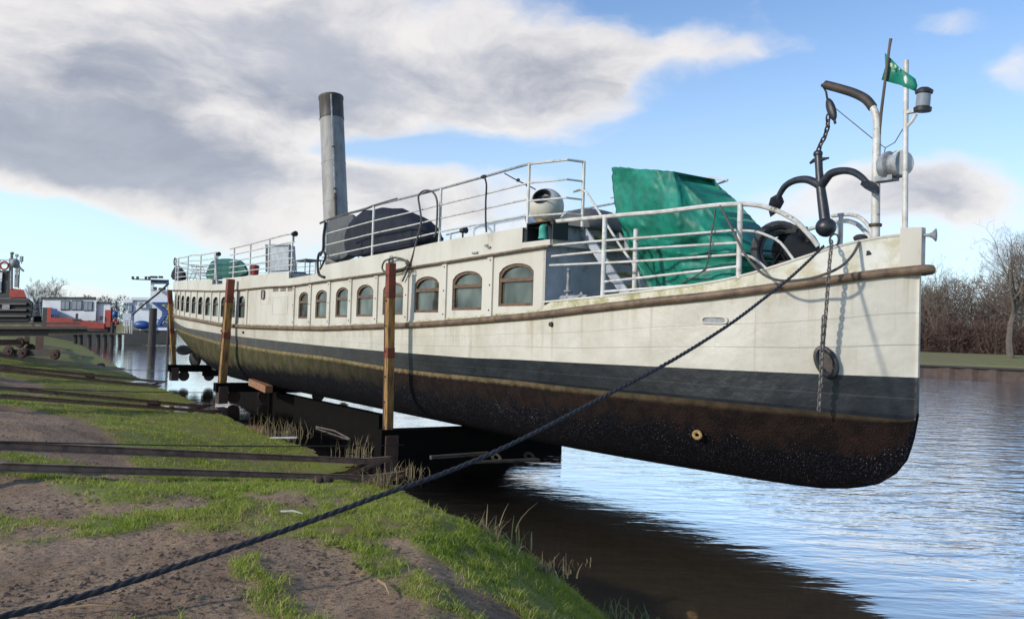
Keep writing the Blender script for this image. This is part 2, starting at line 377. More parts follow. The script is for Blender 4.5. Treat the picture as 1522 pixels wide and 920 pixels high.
def fbm(P, k, o=4, seed=0.):
    return np.array([noise.fractal(Vector((x*k+seed, y*k-seed, seed)), 1.0, 2.0, o) for x, y in P])
def dirtmask(P):
    """1 = bare earth, 0 = grass; soft and ragged edges"""
    P = np.asarray(P, float)
    out = np.zeros(len(P))
    rr = np.hypot(P[:, 0], P[:, 1])
    nzx = fbm(P, 2.6, 4, 3.1); nzy = fbm(P, 2.6, 4, 9.7); Q = P+np.c_[nzx, nzy]*.16
    D = np.full(len(P), -9.)
    for pl in dirtW:
        i = inside(Q, pl); d = np.min([seg_d(Q, pl[j-1], pl[j]) for j in range(len(pl))], 0); D = np.maximum(D, np.where(i, d, -d))
    for pl in tuftW:
        i = inside(Q, pl); d = np.min([seg_d(Q, pl[j-1], pl[j]) for j in range(len(pl))], 0); D = np.minimum(D, np.where(i, -d, d))
    out = np.clip(.5+D/.22, 0, 1)
    patch = fbm(P, .9, 5, 21.); out = np.maximum(out, np.clip((patch-.42)*4, 0, .85)*(rr < 30))
    return out
def ground_mesh():
    ang = np.concatenate([np.radians(np.arange(-40, 42, .22)), np.radians(np.arange(42, 320, 4))])
    rad = np.concatenate([[0.3, 1.5, 2.6], np.geomspace(3.6, 50, 330), np.geomspace(51, 400, 60), [600, 1000, 1800, 3500]])
    A, Rr = np.meshgrid(ang, rad); X = np.sin(A)*Rr; Y = np.cos(A)*Rr; P = np.c_[X.ravel(), Y.ravel()]
    Z, dn, df, ins = terrain(P)
    r = np.hypot(P[:, 0], P[:, 1]); mk = (r < 34) & (P[:, 1] > 0)
    dm = np.zeros(len(P)); dm[mk] = dirtmask(P[mk])
    nz = np.zeros(len(P)); nz[mk] = fbm(P[mk], 1.3, 6, 5.)
    nf = np.zeros(len(P)); nf[mk] = fbm(P[mk], 9, 4, 15.)
    Z = Z+nz*.022+np.where(ins, 0, nf*.012) - np.where(ins, 0, dm*.025)
    me = bpy.data.meshes.new('ground'); nr, nc = A.shape
    idx = np.arange(nr*nc).reshape(nr, nc); nx = np.roll(idx, -1, 1)
    F = np.stack([idx[:-1], nx[:-1], nx[1:], idx[1:]], -1).reshape(-1, 4)
    me.from_pydata(np.c_[P, Z].tolist(), [], F.tolist()); me.shade_smooth()
    a = me.attributes.new('dirt', 'FLOAT', 'POINT'); a.data.foreach_set('value', dm.astype('f'))
    wz = np.where(ins, 1., 0.)*np.where(df < 4, 0, 1); a = me.attributes.new('bed', 'FLOAT', 'POINT'); a.data.foreach_set('value', wz.astype('f'))
    fb = np.where((df < dn) & ~ins, 1., 0.); a = me.attributes.new('farland', 'FLOAT', 'POINT'); a.data.foreach_set('value', fb.astype('f'))
    m, N, L, B = new_mat('ground'); B.inputs['Specular IOR Level'].default_value = .14
    g = N.new('ShaderNodeNewGeometry')
    def at(n): q = N.new('ShaderNodeAttribute'); q.attribute_name = n; return q.outputs['Fac']
    def nzn(s, d=6, r=.6, sc_=(1, 1, 1)):
        mp = N.new('ShaderNodeMapping'); L.new(g.outputs['Position'], mp.inputs[0]); mp.inputs['Scale'].default_value = sc_
        n = N.new('ShaderNodeTexNoise'); n.inputs['Scale'].default_value = s; n.inputs['Detail'].default_value = d; n.inputs['Roughness'].default_value = r; L.new(mp.outputs[0], n.inputs['Vector']); return n.outputs[0]
    def mr(x, a, b, c=0., d=1.):
        n = N.new('ShaderNodeMapRange'); L.new(x, n.inputs[0]); n.inputs[1].default_value = a; n.inputs[2].default_value = b; n.inputs[3].default_value = c; n.inputs[4].default_value = d; return n.outputs[0]
    def mx(f, a, b):
        n = N.new('ShaderNodeMix'); n.data_type = 'RGBA'; L.new(f, n.inputs[0])
        for s, v in ((n.inputs[6], a), (n.inputs[7], b)):
            if isinstance(v, tuple): s.default_value = v+(1,)
            else: L.new(v, s)
        return n.outputs[2]
    def ma(op, a, b):
        n = N.new('ShaderNodeMath'); n.operation = op; n.use_clamp = op in ('MULTIPLY',)
        for i, v in enumerate((a, b)):
            if isinstance(v, float): n.inputs[i].default_value = v
            else: L.new(v, n.inputs[i])
        return n.outputs[0]
    soil = mx(mr(nzn(.9, 8), .38, .62), (.43, .295, .19), (.27, .178, .112))
    soil = mx(mr(nzn(2.4, 6), .58, .72), soil, (.27, .19, .125))
    soil = mx(mr(nzn(26, 8, .72), .50, .64), soil, (.065, .043, .034))
    soil = mx(mr(nzn(90, 3, .6), .66, .72), soil, (.34, .29, .25))
    grass = mx(mr(nzn(1.2, 6), .4, .62), (.20, .23, .05), (.24, .18, .075))
    near_ = mx(at('dirt'), grass, soil)
    farg = mx(mr(nzn(.12, 5), .4, .6), (.20, .21, .075), (.22, .18, .09))
    near_ = mx(at('farland'), near_, farg)
    bed = mx(mr(nzn(1.8, 6), .4, .6), (.11, .075, .038), (.05, .034, .018))
    cc = mx(at('bed'), near_, bed); L.new(cc, B.inputs['Base Color'])
    L.new(mr(nzn(1.5, 5), .35, .65, .55, .95), B.inputs['Roughness'])
    bp = N.new('ShaderNodeBump'); bp.inputs['Strength'].default_value = .9; bp.inputs['Distance'].default_value = .04
    L.new(ma('ADD', nzn(14, 8, .72), ma('MULTIPLY', nzn(55, 4, .7), .4)), bp.inputs['Height']); L.new(bp.outputs[0], B.inputs['Normal'])
    me.materials.append(m)
    o = bpy.data.objects.new('ground', me); C.objects.link(o); tag(o, kind='structure')
    return o
ground_mesh()

def water():
    m, N, L, B = new_mat('river_water')
    N.remove(B); out = N['Material Output']
    g = N.new('ShaderNodeNewGeometry')
    def nzn(s, d, r, sc_, rot=0.):
        mp = N.new('ShaderNodeMapping'); L.new(g.outputs['Position'], mp.inputs[0]); mp.inputs['Scale'].default_value = sc_; mp.inputs['Rotation'].default_value = (0, 0, rot)
        n = N.new('ShaderNodeTexNoise'); n.inputs['Scale'].default_value = s; n.inputs['Detail'].default_value = d; n.inputs['Roughness'].default_value = r; n.inputs['Distortion'].default_value = .4; L.new(mp.outputs[0], n.inputs['Vector']); return n.outputs[0]
    def ma(op, a, b):
        n = N.new('ShaderNodeMath'); n.operation = op
        for i, v in enumerate((a, b)):
            if isinstance(v, float): n.inputs[i].default_value = v
            else: L.new(v, n.inputs[i])
        return n.outputs[0]
    h = ma('ADD', ma('MULTIPLY', nzn(1.5, 3, .5, (.55, 1.5, 1), .25), 1.0), ma('MULTIPLY', nzn(5.5, 3, .5, (.6, 1.3, 1), .1), .22))
    # calm in the lee of the shore, ruffled on the open river
    at = N.new('ShaderNodeAttribute'); at.attribute_name = 'open'
    bp = N.new('ShaderNodeBump'); bp.inputs['Distance'].default_value = .052; L.new(h, bp.inputs['Height']); L.new(at.outputs['Fac'], bp.inputs['Strength'])
    gl = N.new('ShaderNodeBsdfGlossy'); gl.inputs['Roughness'].default_value = .075; gl.inputs['Color'].default_value = (.97, .97, .97, 1); L.new(bp.outputs[0], gl.inputs['Normal'])
    tr = N.new('ShaderNodeBsdfTransparent'); tr.inputs['Color'].default_value = (.55, .45, .30, 1)
    df = N.new('ShaderNodeBsdfDiffuse'); df.inputs['Color'].default_value = (.16, .115, .065, 1)
    tm = N.new('ShaderNodeMixShader'); ac = N.new('ShaderNodeMapRange'); ac.inputs[1].default_value = 0; ac.inputs[2].default_value = 1; L.new(at.outputs['Fac'], ac.inputs[0]); ac.inputs[3].default_value = .40; ac.inputs[4].default_value = .8
    L.new(ac.outputs[0], tm.inputs[0]); L.new(tr.outputs[0], tm.inputs[1]); L.new(df.outputs[0], tm.inputs[2])
    fr = N.new('ShaderNodeFresnel'); fr.inputs['IOR'].default_value = 1.34; L.new(bp.outputs[0], fr.inputs['Normal'])
    fb = N.new('ShaderNodeMapRange'); L.new(fr.outputs[0], fb.inputs[0]); fb.inputs[1].default_value = 0; fb.inputs[2].default_value = .33; fb.inputs[3].default_value = .0; fb.inputs[4].default_value = 1
    mx = N.new('ShaderNodeMixShader'); L.new(fb.outputs[0], mx.inputs[0]); L.new(tm.outputs[0], mx.inputs[1]); L.new(gl.outputs[0], mx.inputs[2]); L.new(mx.outputs[0], out.inputs['Surface'])
    ang = np.radians(np.concatenate([np.arange(-42, 42, .5), np.arange(42, 318, 4)])); rad = np.concatenate([[.5], np.geomspace(4, 500, 240), [1500, 3500]])
    A, Rr = np.meshgrid(ang, rad); P = np.c_[(np.sin(A)*Rr).ravel(), (np.cos(A)*Rr).ravel()]
    _, dn, df_, ins = terrain(P)
    # distance to starboard side line of the ship
    t = -(P-STEM[:2])@PORT[:2]
    op = np.clip((dn-.5)/7., 0, 1)**1.2; op = .10+.90*op*np.clip((4.5-t)/5.0, .12, 1)
    me = bpy.data.meshes.new('water'); nr, nc = A.shape; idx = np.arange(nr*nc).reshape(nr, nc); nx = np.roll(idx, -1, 1)
    F = np.stack([idx[:-1], nx[:-1], nx[1:], idx[1:]], -1).reshape(-1, 4)
    me.from_pydata(np.c_[P, np.full(len(P), WL)].tolist(), [], F.tolist()); me.shade_smooth()
    a = me.attributes.new('open', 'FLOAT', 'POINT'); a.data.foreach_set('value', op.astype('f'))
    me.materials.append(m); o = bpy.data.objects.new('river_water', me); C.objects.link(o); tag(o, kind='structure')
water()

# ------------------------------------------------------------------ grass
def blade_mesh(name, P, H, W, lean, mtl, tint=None):
    n = len(P); a = rng.uniform(0, 2*PI, n); dx = np.cos(a); dy = np.sin(a); la = rng.uniform(0, 2*PI, n); lx = np.cos(la)*lean*H; ly = np.sin(la)*lean*H
    v = np.zeros((n, 5, 3)); w = W/2
    v[:, 0] = P+np.c_[-dx*w, -dy*w, np.zeros(n)]; v[:, 1] = P+np.c_[dx*w, dy*w, np.zeros(n)]
    mid = P+np.c_[lx*.3, ly*.3, H*.6]; v[:, 2] = mid+np.c_[dx*w*.7, dy*w*.7, np.zeros(n)]; v[:, 3] = mid-np.c_[dx*w*.7, dy*w*.7, np.zeros(n)]
    v[:, 4] = P+np.c_[lx, ly, H]
    b = np.arange(n)*5
    me = bpy.data.meshes.new(name)
    nv = n*5; me.vertices.add(nv); me.vertices.foreach_set('co', v.reshape(-1).astype('f'))
    q = np.stack([b, b+1, b+2, b+3], 1); t = np.stack([b+3, b+2, b+4], 1)
    lp = np.concatenate([q, t], 1).reshape(-1); me.loops.add(len(lp)); me.loops.foreach_set('vertex_index', lp.astype('i'))
    st = np.stack([np.arange(n)*7, np.arange(n)*7+4], 1).reshape(-1); me.polygons.add(2*n); me.polygons.foreach_set('loop_start', st.astype('i'))
    me.update(calc_edges=True)
    at = me.attributes.new('tint', 'FLOAT', 'POINT'); tt = rng.uniform(0, 1, n) if tint is None else tint; at.data.foreach_set('value', np.repeat(tt, 5).astype('f'))
    me.materials.append(mtl); o = bpy.data.objects.new(name, me); C.objects.link(o); return o
def blade_mat(name, ca, cb, cc, trans=.35):
    m, N, L, B = new_mat(name); a = N.new('ShaderNodeAttribute'); a.attribute_name = 'tint'; r = N.new('ShaderNodeValToRGB'); L.new(a.outputs['Fac'], r.inputs[0])
    r.color_ramp.elements[0].color = ca+(1,); r.color_ramp.elements[1].color = cc+(1,); e = r.color_ramp.elements.new(.75); e.color = cb+(1,)
    L.new(r.outputs[0], B.inputs['Base Color']); B.inputs['Roughness'].default_value = .55
    t = N.new('ShaderNodeBsdfTranslucent'); L.new(r.outputs[0], t.inputs[0]); mx = N.new('ShaderNodeMixShader'); mx.inputs[0].default_value = trans
    L.new(B.outputs[0], mx.inputs[1]); L.new(t.outputs[0], mx.inputs[2]); L.new(mx.outputs[0], N['Material Output'].inputs[0]); return m
MGRASS = blade_mat('grass_blades', (.20, .29, .025), (.38, .44, .065), (.48, .39, .17), .5)
MREED = blade_mat('dead_reed', (.20, .15, .075), (.30, .24, .12), (.14, .10, .05), .2)
MFRESH = blade_mat('fresh_reed', (.10, .16, .05), (.20, .22, .09), (.28, .25, .13), .3)
def grass():
    n = 700000
    a = np.radians(rng.uniform(-37, 14, n)); r = 4.3*np.exp(rng.uniform(0, 1, n)*math.log(48/4.3)); P = np.c_[np.sin(a)*r, np.cos(a)*r]
    Z, dn, df, ins = terrain(P); k = (~ins) & (Z > WL+.03) & (df > dn); P = P[k]; r = r[k]; Z = Z[k]; dn = dn[k]
    dm = dirtmask(P); dens = fbm(P, .55, 4, 40.); cl = fbm(P, 5., 3, 60.)
    pr = np.clip(1-dm*1.15, 0, 1)*np.clip(.95+dens*1.3, .3, 1)*np.clip(.9+cl*1.0, .3, 1)
    k = rng.uniform(0, 1, len(P)) < pr; P = P[k]; r = r[k]; Z = Z[k]; dn = dn[k]; dens = dens[k]; cl = cl[k]
    Hh = rng.uniform(.012, .036, len(P))*(1+.9*np.clip(cl, -.6, .9))*np.interp(dn, [0, .5, 2], [1.7, 1.3, 1.]); W = .0035+r*.00050
    tint = np.clip(rng.normal(.48, .27, len(P))+.5*fbm(P, .8, 3, 80.), 0, 1)
    o = blade_mesh('grass', np.c_[P, Z-.008], Hh, W, .75, MGRASS, tint); tag(o, 'short green grass growing in ragged patches over the muddy bank', 'grass', kind='stuff')
    # longer scattered tufts and pale dead stalks
    sel = (cl > .12) & (rng.uniform(0, 1, len(P)) < .055) & (r < 26)
    P2 = P[sel]; k2 = len(P2)*3; idx = np.repeat(np.arange(len(P2)), 3); Q = P2[idx]+rng.normal(0, .012, (k2, 2))
    o = blade_mesh('grass_tufts', np.c_[Q, Z[sel][idx]-.008], rng.uniform(.035, .095, k2), (.004+r[sel]*.0005)[idx], .8, MGRASS, np.clip(rng.normal(.6, .33, k2), 0, 1)); tag(o, 'longer grass tufts and straw coloured stalks standing out of the turf', 'grass', kind='stuff')
    sel = rng.uniform(0, 1, len(P)) < .02; k2 = int(sel.sum()); Q = P[sel]+rng.normal(0, .25, (k2, 2)); zq, _, _, iq = terrain(Q); ok = ~iq; 
    o = blade_mesh('straw_litter', np.c_[Q[ok], zq[ok]+.004], np.full(ok.sum(), .012), (.005+np.hypot(*Q[ok].T)*.0004), rng.uniform(2, 7, ok.sum()), MREED); tag(o, 'dead straw and leaf litter lying on the muddy bank', 'litter', kind='stuff')
    # litter : dead stems and crumbs of soil on the bare ground
    n = 15000; a = np.radians(rng.uniform(-37, 10, n)); r = 4.3*np.exp(rng.uniform(0, 1, n)*math.log(20/4.3)); P = np.c_[np.sin(a)*r, np.cos(a)*r]
    Z, dn, df, ins = terrain(P); c = fbm(P, 1.1, 4, 90.); k = (~ins) & (Z > .2) & (c > .08); P = P[k]; Z = Z[k]; r = r[k]
    mb_v = []; mb_f = []
    for (x, y), z, rr in zip(P, Z, r):
        s = random.choice((.004, .006, .006, .009, .016))*random.uniform(.7, 1.3)*(1+rr*.03); o_ = len(mb_v)
        for q in ((1, 0, -.3), (-.5, .8, -.3), (-.6, -.8, -.3), (.1, .1, .45)):
            mb_v.append((x+q[0]*s*random.uniform(.6, 1.5), y+q[1]*s*random.uniform(.6, 1.5), z+s*q[2]))
        mb_f += [(o_, o_+1, o_+3), (o_+1, o_+2, o_+3), (o_+2, o_, o_+3)]
    me = bpy.data.meshes.new('dirt_crumbs'); me.from_pydata(mb_v, [], mb_f); me.materials.append(mat('crumbs', (.055, .038, .03), .9, (.11, .08, .06), 8)); o = bpy.data.objects.new('dirt_crumbs', me); C.objects.link(o)
    tag(o, 'crumbs of soil and gravel scattered over the bare ground', 'gravel', kind='stuff')
grass()
def reed(name, px, py, n, h, spread, label, mt, droop=.5, wd=.011, z=None, grp='reed clumps along the water edge'):
    p = GT(px, py) if z is None else G(px, py, z+WL); r = np.hypot(p[0], p[1])
    P = np.c_[rng.normal(p[0], spread, n), rng.normal(p[1], spread*.6, n), np.full(n, p[2]-.02)]
    H = rng.uniform(.35, 1, n)*h; W = np.full(n, wd+r*.0003)
    # bent blades : several segments
    mb = MB()
    for (x, y, zz), hh, w in zip(P, H, W):
        a = random.uniform(0, 2*PI); dr = random.uniform(0, droop)*hh; d = Vector((math.cos(a), math.sin(a), 0)); sd = Vector((-d.y, d.x, 0)) if random.random() < .5 else Vector((1, .2, 0)).normalized()
        kink = random.random() < .35*droop; rows = []
        for i in range(5):
            t = i/4; up = hh*(t if not kink else (min(t, .62)-max(0, t-.62)*1.2)); c = Vector((x, y, zz))+d*dr*(t*t if not kink else t*1.2)+Vector((0, 0, up))
            ww = w*(1-t)**.6/2+.0008; rows.append([c-sd*ww, c+sd*ww])
        mb.grid(rows)
    o = mb.build(name, mt, smooth=False, org=p)
    ti = o.data.attributes.new('tint', 'FLOAT', 'POINT'); ti.data.foreach_set('value', np.repeat(rng.uniform(0, 1, n), 10).astype('f'))
    return tag(o, label, 'reeds', grp)
reed('reed_clump', 410, 648, 80, .62, .42, 'dense brown reed clump below the floating orange wedge block', MREED, .9)
reed('reed_clump', 440, 652, 26, .5, .30, 'thin brown reeds on the right flank of the dense reed clump', MREED, .35)
reed('reed_clump', 385, 640, 10, .55, .25, 'sparse brown stems on the left flank of the dense reed clump', MREED, .3)
reed('reed_clump', 565, 722, 80, .34, .16, 'bushy straw coloured tuft at the shore left of the tall yellow post', MREED, 1.3)
reed('reed_clump', 532, 672, 40, .42, .22, 'brown stems growing around the foot of the tall middle post', MREED, .6, z=.03)
reed('reed_clump', 600, 700, 30, .28, .2, 'low dead stems right of the bushy straw tuft', MREED, .7, z=.02)
reed('reed_clump', 722, 792, 26, .30, .13, 'curling dry reeds on the near bank under the mooring rope', MREED, 1.1)
reed('reed_clump', 752, 812, 22, .22, .15, 'green sedge tuft just right of the curling dry reeds', MFRESH, 1.5)
reed('reed_clump', 770, 815, 7, .40, .10, 'three tall pale stalks on the near bank', MFRESH, .25)
reed('reed_clump', 805, 850, 38, .22, .12, 'reddish stubble of dead reeds where the near bank juts out', MREED, .8)
reed('reed_clump', 856, 838, 9, .12, .10, 'small dead twiggy tuft standing in the shallow brown water', MREED, 1.0, z=.0)
reed('reed_clump', 920, 918, 24, .24, .10, 'fresh pale green reed blades at the bottom edge of the photo', MFRESH, .9, z=.1)
reed('reed_clump', 948, 922, 14, .2, .08, 'short green reed blades at the bottom, right of the tallest ones', MFRESH, 1.0, z=.05)
reed('reed_clump', 145, 552, 14, .4, .4, 'small pale tuft in the water beside the far rails', MREED, .7, z=.02)
# ------------------------------------------------------------------ the ship
ship = thing('passenger_ship', 'long white passenger ship with black and rusty bottom hauled out on the slipway', 'ship', S(18, 0, .36))
def hull_material():
    m, N, L, B = new_mat('ship_hull')
    g = N.new('ShaderNodeNewGeometry'); sep = N.new('ShaderNodeSeparateXYZ'); L.new(g.outputs['Position'], sep.inputs[0])
    uvn = N.new('ShaderNodeUVMap'); uvn.uv_map = 'band'; us = N.new('ShaderNodeSeparateXYZ'); L.new(uvn.outputs[0], us.inputs[0])  # u = metres aft of the stem, v = band coordinate
    def nzn(s, d=6, r=.6, sc_=(1, 1, 1)):
        mp = N.new('ShaderNodeMapping'); L.new(g.outputs['Position'], mp.inputs[0]); mp.inputs['Scale'].default_value = sc_
        n = N.new('ShaderNodeTexNoise'); n.inputs['Scale'].default_value = s; n.inputs['Detail'].default_value = d; n.inputs['Roughness'].default_value = r; L.new(mp.outputs[0], n.inputs['Vector']); return n.outputs[0]
    def mr(x, a, b, c=0., d=1.):
        n = N.new('ShaderNodeMapRange'); 
        L.new(x, n.inputs[0]); n.inputs[1].default_value = a; n.inputs[2].default_value = b; n.inputs[3].default_value = c; n.inputs[4].default_value = d; return n.outputs[0]
    def mx(f, a, b):
        n = N.new('ShaderNodeMix'); n.data_type = 'RGBA'; L.new(f, n.inputs[0])
        for s, v in ((n.inputs[6], a), (n.inputs[7], b)):
            if isinstance(v, tuple): s.default_value = v+(1,)
            else: L.new(v, s)
        return n.outputs[2]
    def ma(op, a, b, cl=False):
        n = N.new('ShaderNodeMath'); n.operation = op; n.use_clamp = cl
        for i, v in enumerate((a, b)):
            if isinstance(v, (float, int)): n.inputs[i].default_value = v
            else: L.new(v, n.inputs[i])
        return n.outputs[0]
    u = us.outputs[0]; v = us.outputs[1]
    # v: 0 keel .. 1 yellow line .. 2 white line .. 3 strake .. 4 gunwale
    white = mx(mr(nzn(1.1, 7), .42, .64), (.58, .545, .465), (.485, .45, .37))
    white = mx(mr(nzn(1.6, 8, .68, (1, 1, .25)), .56, .76), white, (.36, .28, .17))
    white = mx(mr(nzn(9, 8, .7), .66, .76), white, (.30, .22, .13))
    vv = mr(v, 2.75, 3.0)                                   # run-off just below the strake
    white = mx(ma('MULTIPLY', mr(v, 2.2, 3.0), mr(nzn(5, 6, .65, (1, 1, .08)), .50, .70, 0, .55)), white, (.36, .28, .17))
    gun = mx(mr(nzn(5, 8, .7), .40, .62), (.60, .56, .44), (.33, .30, .13)); gun = mx(mr(nzn(12, 6, .7), .60, .68), gun, (.12, .15, .03))
    gfac = mr(u, 1.0, 2.4); gunw = mx(gfac, mx(mr(nzn(3, 7), .5, .66), (.70, .68, .60), (.55, .49, .34)), gun)
    runs = ma('MULTIPLY', mr(nzn(6.5, 4, .6, (1, 1, .05)), .60, .68), mr(v, 2.0, 3.0, .15, .9)); white = mx(ma('MULTIPLY', runs, .55), white, (.30, .20, .10))
    white = mx(ma('MULTIPLY', mr(nzn(.8, 8, .72, (1, 1, 1.6)), .52, .70), .5), white, (.40, .38, .33))
    # plate seams and rivet line on the topside
    def seam(pos, w):
        d = ma('ABSOLUTE', ma('SUBTRACT', v, pos), 0); return mr(d, 0, w, 1, 0)
    wav = ma('MULTIPLY', ma('SUBTRACT', nzn(.35, 2), .5), .10)
    vs = ma('ADD', v, wav)
    def seam2(pos, w):
        return mr(ma('ABSOLUTE', ma('SUBTRACT', vs, pos), 0), 0, w, 1, 0)
    seams = ma('MAXIMUM', seam2(2.30, .010), ma('MULTIPLY', seam2(2.60, .008), .8))
    sv = ma('MAXIMUM', seams, ma('MULTIPLY', mr(ma('ABSOLUTE', ma('SUBTRACT', ma('FRACT', ma('MULTIPLY', u, .28), 0), .5), 0), 0, .0035, 1, 0), .35))
    white = mx(ma('MULTIPLY', sv, .65), white, (.18, .15, .11))
    # black boot top, fading to grey-green and algae towards the stern
    blk = mx(mr(nzn(2.2, 6), .42, .62), (.008, .0095, .013), (.018, .020, .024))
    blk = mx(ma('MULTIPLY', mr(u, 8, 22), .8), blk, mx(mr(nzn(2, 7, .65, (1, 1, .5)), .4, .62), (.085, .09, .095), (.13, .12, .10)))
    blk = mx(ma('MULTIPLY', seam(1.5, .015), .5), blk, (.10, .10, .10))
    # underbody
    rustb = mx(mr(nzn(4, 8, .7), .40, .60), (.021, .012, .009), (.009, .006, .005))
    rustb = mx(mr(nzn(3, 7, .7), .60, .74), rustb, (.048, .019, .010))
    ochre = mx(mr(nzn(7, 6), .4, .6), (.26, .20, .105), (.15, .11, .055))
    algae = mx(mr(nzn(3.5, 8, .7, (1, 1, .6)), .42, .60), (.095, .08, .045), (.05, .055, .018)); algae = mx(mr(nzn(1.8, 7, .7, (1, 1, .35)), .5, .68), algae, (.055, .04, .025))
    # mussels: voronoi cells
    mp = N.new('ShaderNodeMapping'); L.new(g.outputs['Position'], mp.inputs[0]); mp.inputs['Scale'].default_value = (1, 1, .6)
    vo = N.new('ShaderNodeTexVoronoi'); vo.inputs['Scale'].default_value = 58; vo.inputs['Randomness'].default_value = 1; L.new(mp.outputs[0], vo.inputs['Vector'])
    vc = N.new('ShaderNodeSeparateColor'); L.new(vo.outputs['Color'], vc.inputs[0])
    mus = mx(mr(vc.outputs[0], .72, .99), (.003, .003, .005), (.020, .018, .024))
    mus = mx(ma('MULTIPLY', ma('MULTIPLY', mr(vc.outputs[1], .88, .95), mr(nzn(2.1, 5, .65), .40, .58)), mr(vo.outputs['Distance'], .38, .22)), mus, (.30, .28, .27))
    # mussel coverage: lower part; less at the bow
    lower = ma('ADD', ma('SUBTRACT', mr(u, 0, 4, .60, .80), v), ma('MULTIPLY', ma('SUBTRACT', nzn(3.2, 6, .7), .5), .75))
    mcov = mr(lower, .0, .12)
    under = mx(mcov, rustb, mus)
    aft = mr(u, 10.5, 19)
    alf = ma('MULTIPLY', aft, mr(ma('ADD', ma('SUBTRACT', v, mr(u, 12, 30, .74, .50)), ma('MULTIPLY', ma('SUBTRACT', nzn(2.2, 7, .7), .5), .5)), -.05, .12))
    under = mx(alf, under, algae)
    oc = mr(ma('ADD', v, ma('MULTIPLY', ma('SUBTRACT', nzn(6, 5), .5), .05)), .935, .965)
    ocs = mr(u, 2.0, 12, .15, .85)
    under = mx(ma('MULTIPLY', oc, ocs), under, ochre)
    c = mx(mr(v, .994, 1.0), under, blk)
    vb = ma('ADD', v, ma('MULTIPLY', ma('SUBTRACT', nzn(12, 4), .5), .006))
    c = mx(mr(vb, 1.997, 2.003), c, white); c = mx(mr(v, 3.0, 3.02), c, gunw)
    # dark drips from the black band edge & rub marks
    L.new(c, B.inputs['Base Color'])
    L.new(mr(v, .99, 1.01, .12, .5), B.inputs['Specular IOR Level'])
    rg = mr(v, .99, 1.01, .85, .38); L.new(rg, B.inputs['Roughness'])
    hgt = ma('ADD', ma('MULTIPLY', ma('MULTIPLY', vo.outputs['Distance'], mr(v, .96, .9)), -1.6), ma('MULTIPLY', nzn(1.5, 4, .55), ma('MULTIPLY', mr(v, .9, 1.1, .12, 3.2), 1.0)))
    hgt = ma('ADD', hgt, ma('MULTIPLY', sv, -.12))
    bp = N.new('ShaderNodeBump'); bp.inputs['Strength'].default_value = .7; bp.inputs['Distance'].default_value = .016; L.new(hgt, bp.inputs['Height']); L.new(bp.outputs[0], B.inputs['Normal'])
    return m
MT['hull'] = hull_material()
def hull_rows(s):
    """list of (t, z, v) from keel to gunwale"""
    h = half(s); zk = Zk(s); zw = Zw(s); zst = Zstr(s); zg = Zgun(s) if s < 5.6 else zst+.10
    zy = max(Zy(s) if s < 25 else Zy(25)+(s-25)*.055, zk+.02); zw = max(zw, zy+.03); zst = max(zst, zw+.03)
    mid = min(1, s/6)*min(1, max(0, (SL-s))/12)
    n = (1.35 if s < 12 else 1.02)+(1.35 if s < 12 else 1.68)*mid; fl = .97*h
    out = []
    for j in range(15):
        a = j/14; z = zk+(zy-zk)*(a**1.35 if True else a)
        f = (1-(1-min(1, (z-zk)/(zy-zk)))**n)**(1/n) if zy > zk else 1
        out.append((max(.012 if s > .02 else .012, fl*f if j else .03), z, a))
    for a in (.5, 1): out.append((fl+(h*.99-fl)*a, zy+(zw-zy)*a, 1+a))
    for a in (.33, .66, 1): out.append((h*.99+(h-h*.99)*a, zw+(zst-zw)*a, 2+a))
    out.append((h, zg, 4))
    return [(max(t, .02), z, v) for t, z, v in out]
def build_hull():
    ss = np.concatenate([[0, .02, .05, .09, .15, .22, .3, .4, .55, .75], np.arange(1, 26, .4), np.arange(26, 36.4, .25), [36.5, 36.65, 36.75, SL]])
    me_v = []; uv = []; rows = []
    for s in ss:
        r = hull_rows(s); pr = [S(s, t, z) for t, z, v in r]; qr = [S(s, -t, z) for t, z, v in r]
        rows.append((pr, qr, [(s, v) for t, z, v in r]))
    mb = MB(); n = len(rows[0][0])
    mb.grid([r[0] for r in rows]); mb.grid([r[1] for r in rows], flip=True)
    UVs = [q for r in rows for q in r[2]]*2
    k = len(rows)*n
    # keel plate, stem face, stern cap
    for i in range(len(rows)-1): mb.f.append((i*n, (i+1)*n, k+(i+1)*n, k+i*n)); mb.mi.append(0)
    for j in range(n-1): mb.f.append((j, k+j, k+j+1, j+1)); mb.mi.append(0); b = (len(rows)-1)*n; mb.f.append((b+j, b+j+1, k+b+j+1, k+b+j)); mb.mi.append(0)
    A = np.array(mb.v); org = np.array(ship['_org']); me = bpy.data.meshes.new('hull'); me.from_pydata((A-org).tolist(), [], mb.f); me.materials.append(MT['hull'])
    ul = me.uv_layers.new(name='band'); li = np.zeros(len(me.loops), int); me.loops.foreach_get('vertex_index', li); ul.data.foreach_set('uv', np.array(UVs)[li].ravel().astype('f'))
    bm = bmesh.new(); bm.from_mesh(me); bmesh.ops.recalc_face_normals(bm, faces=bm.faces); bm.to_mesh(me); bm.free()
    me.shade_smooth(); me.set_sharp_from_angle(angle=math.radians(50)); o = bpy.data.objects.new('hull', me); C.objects.link(o); o.parent = ship; o['_org'] = [float(x) for x in org]
    return o
hull = build_hull()
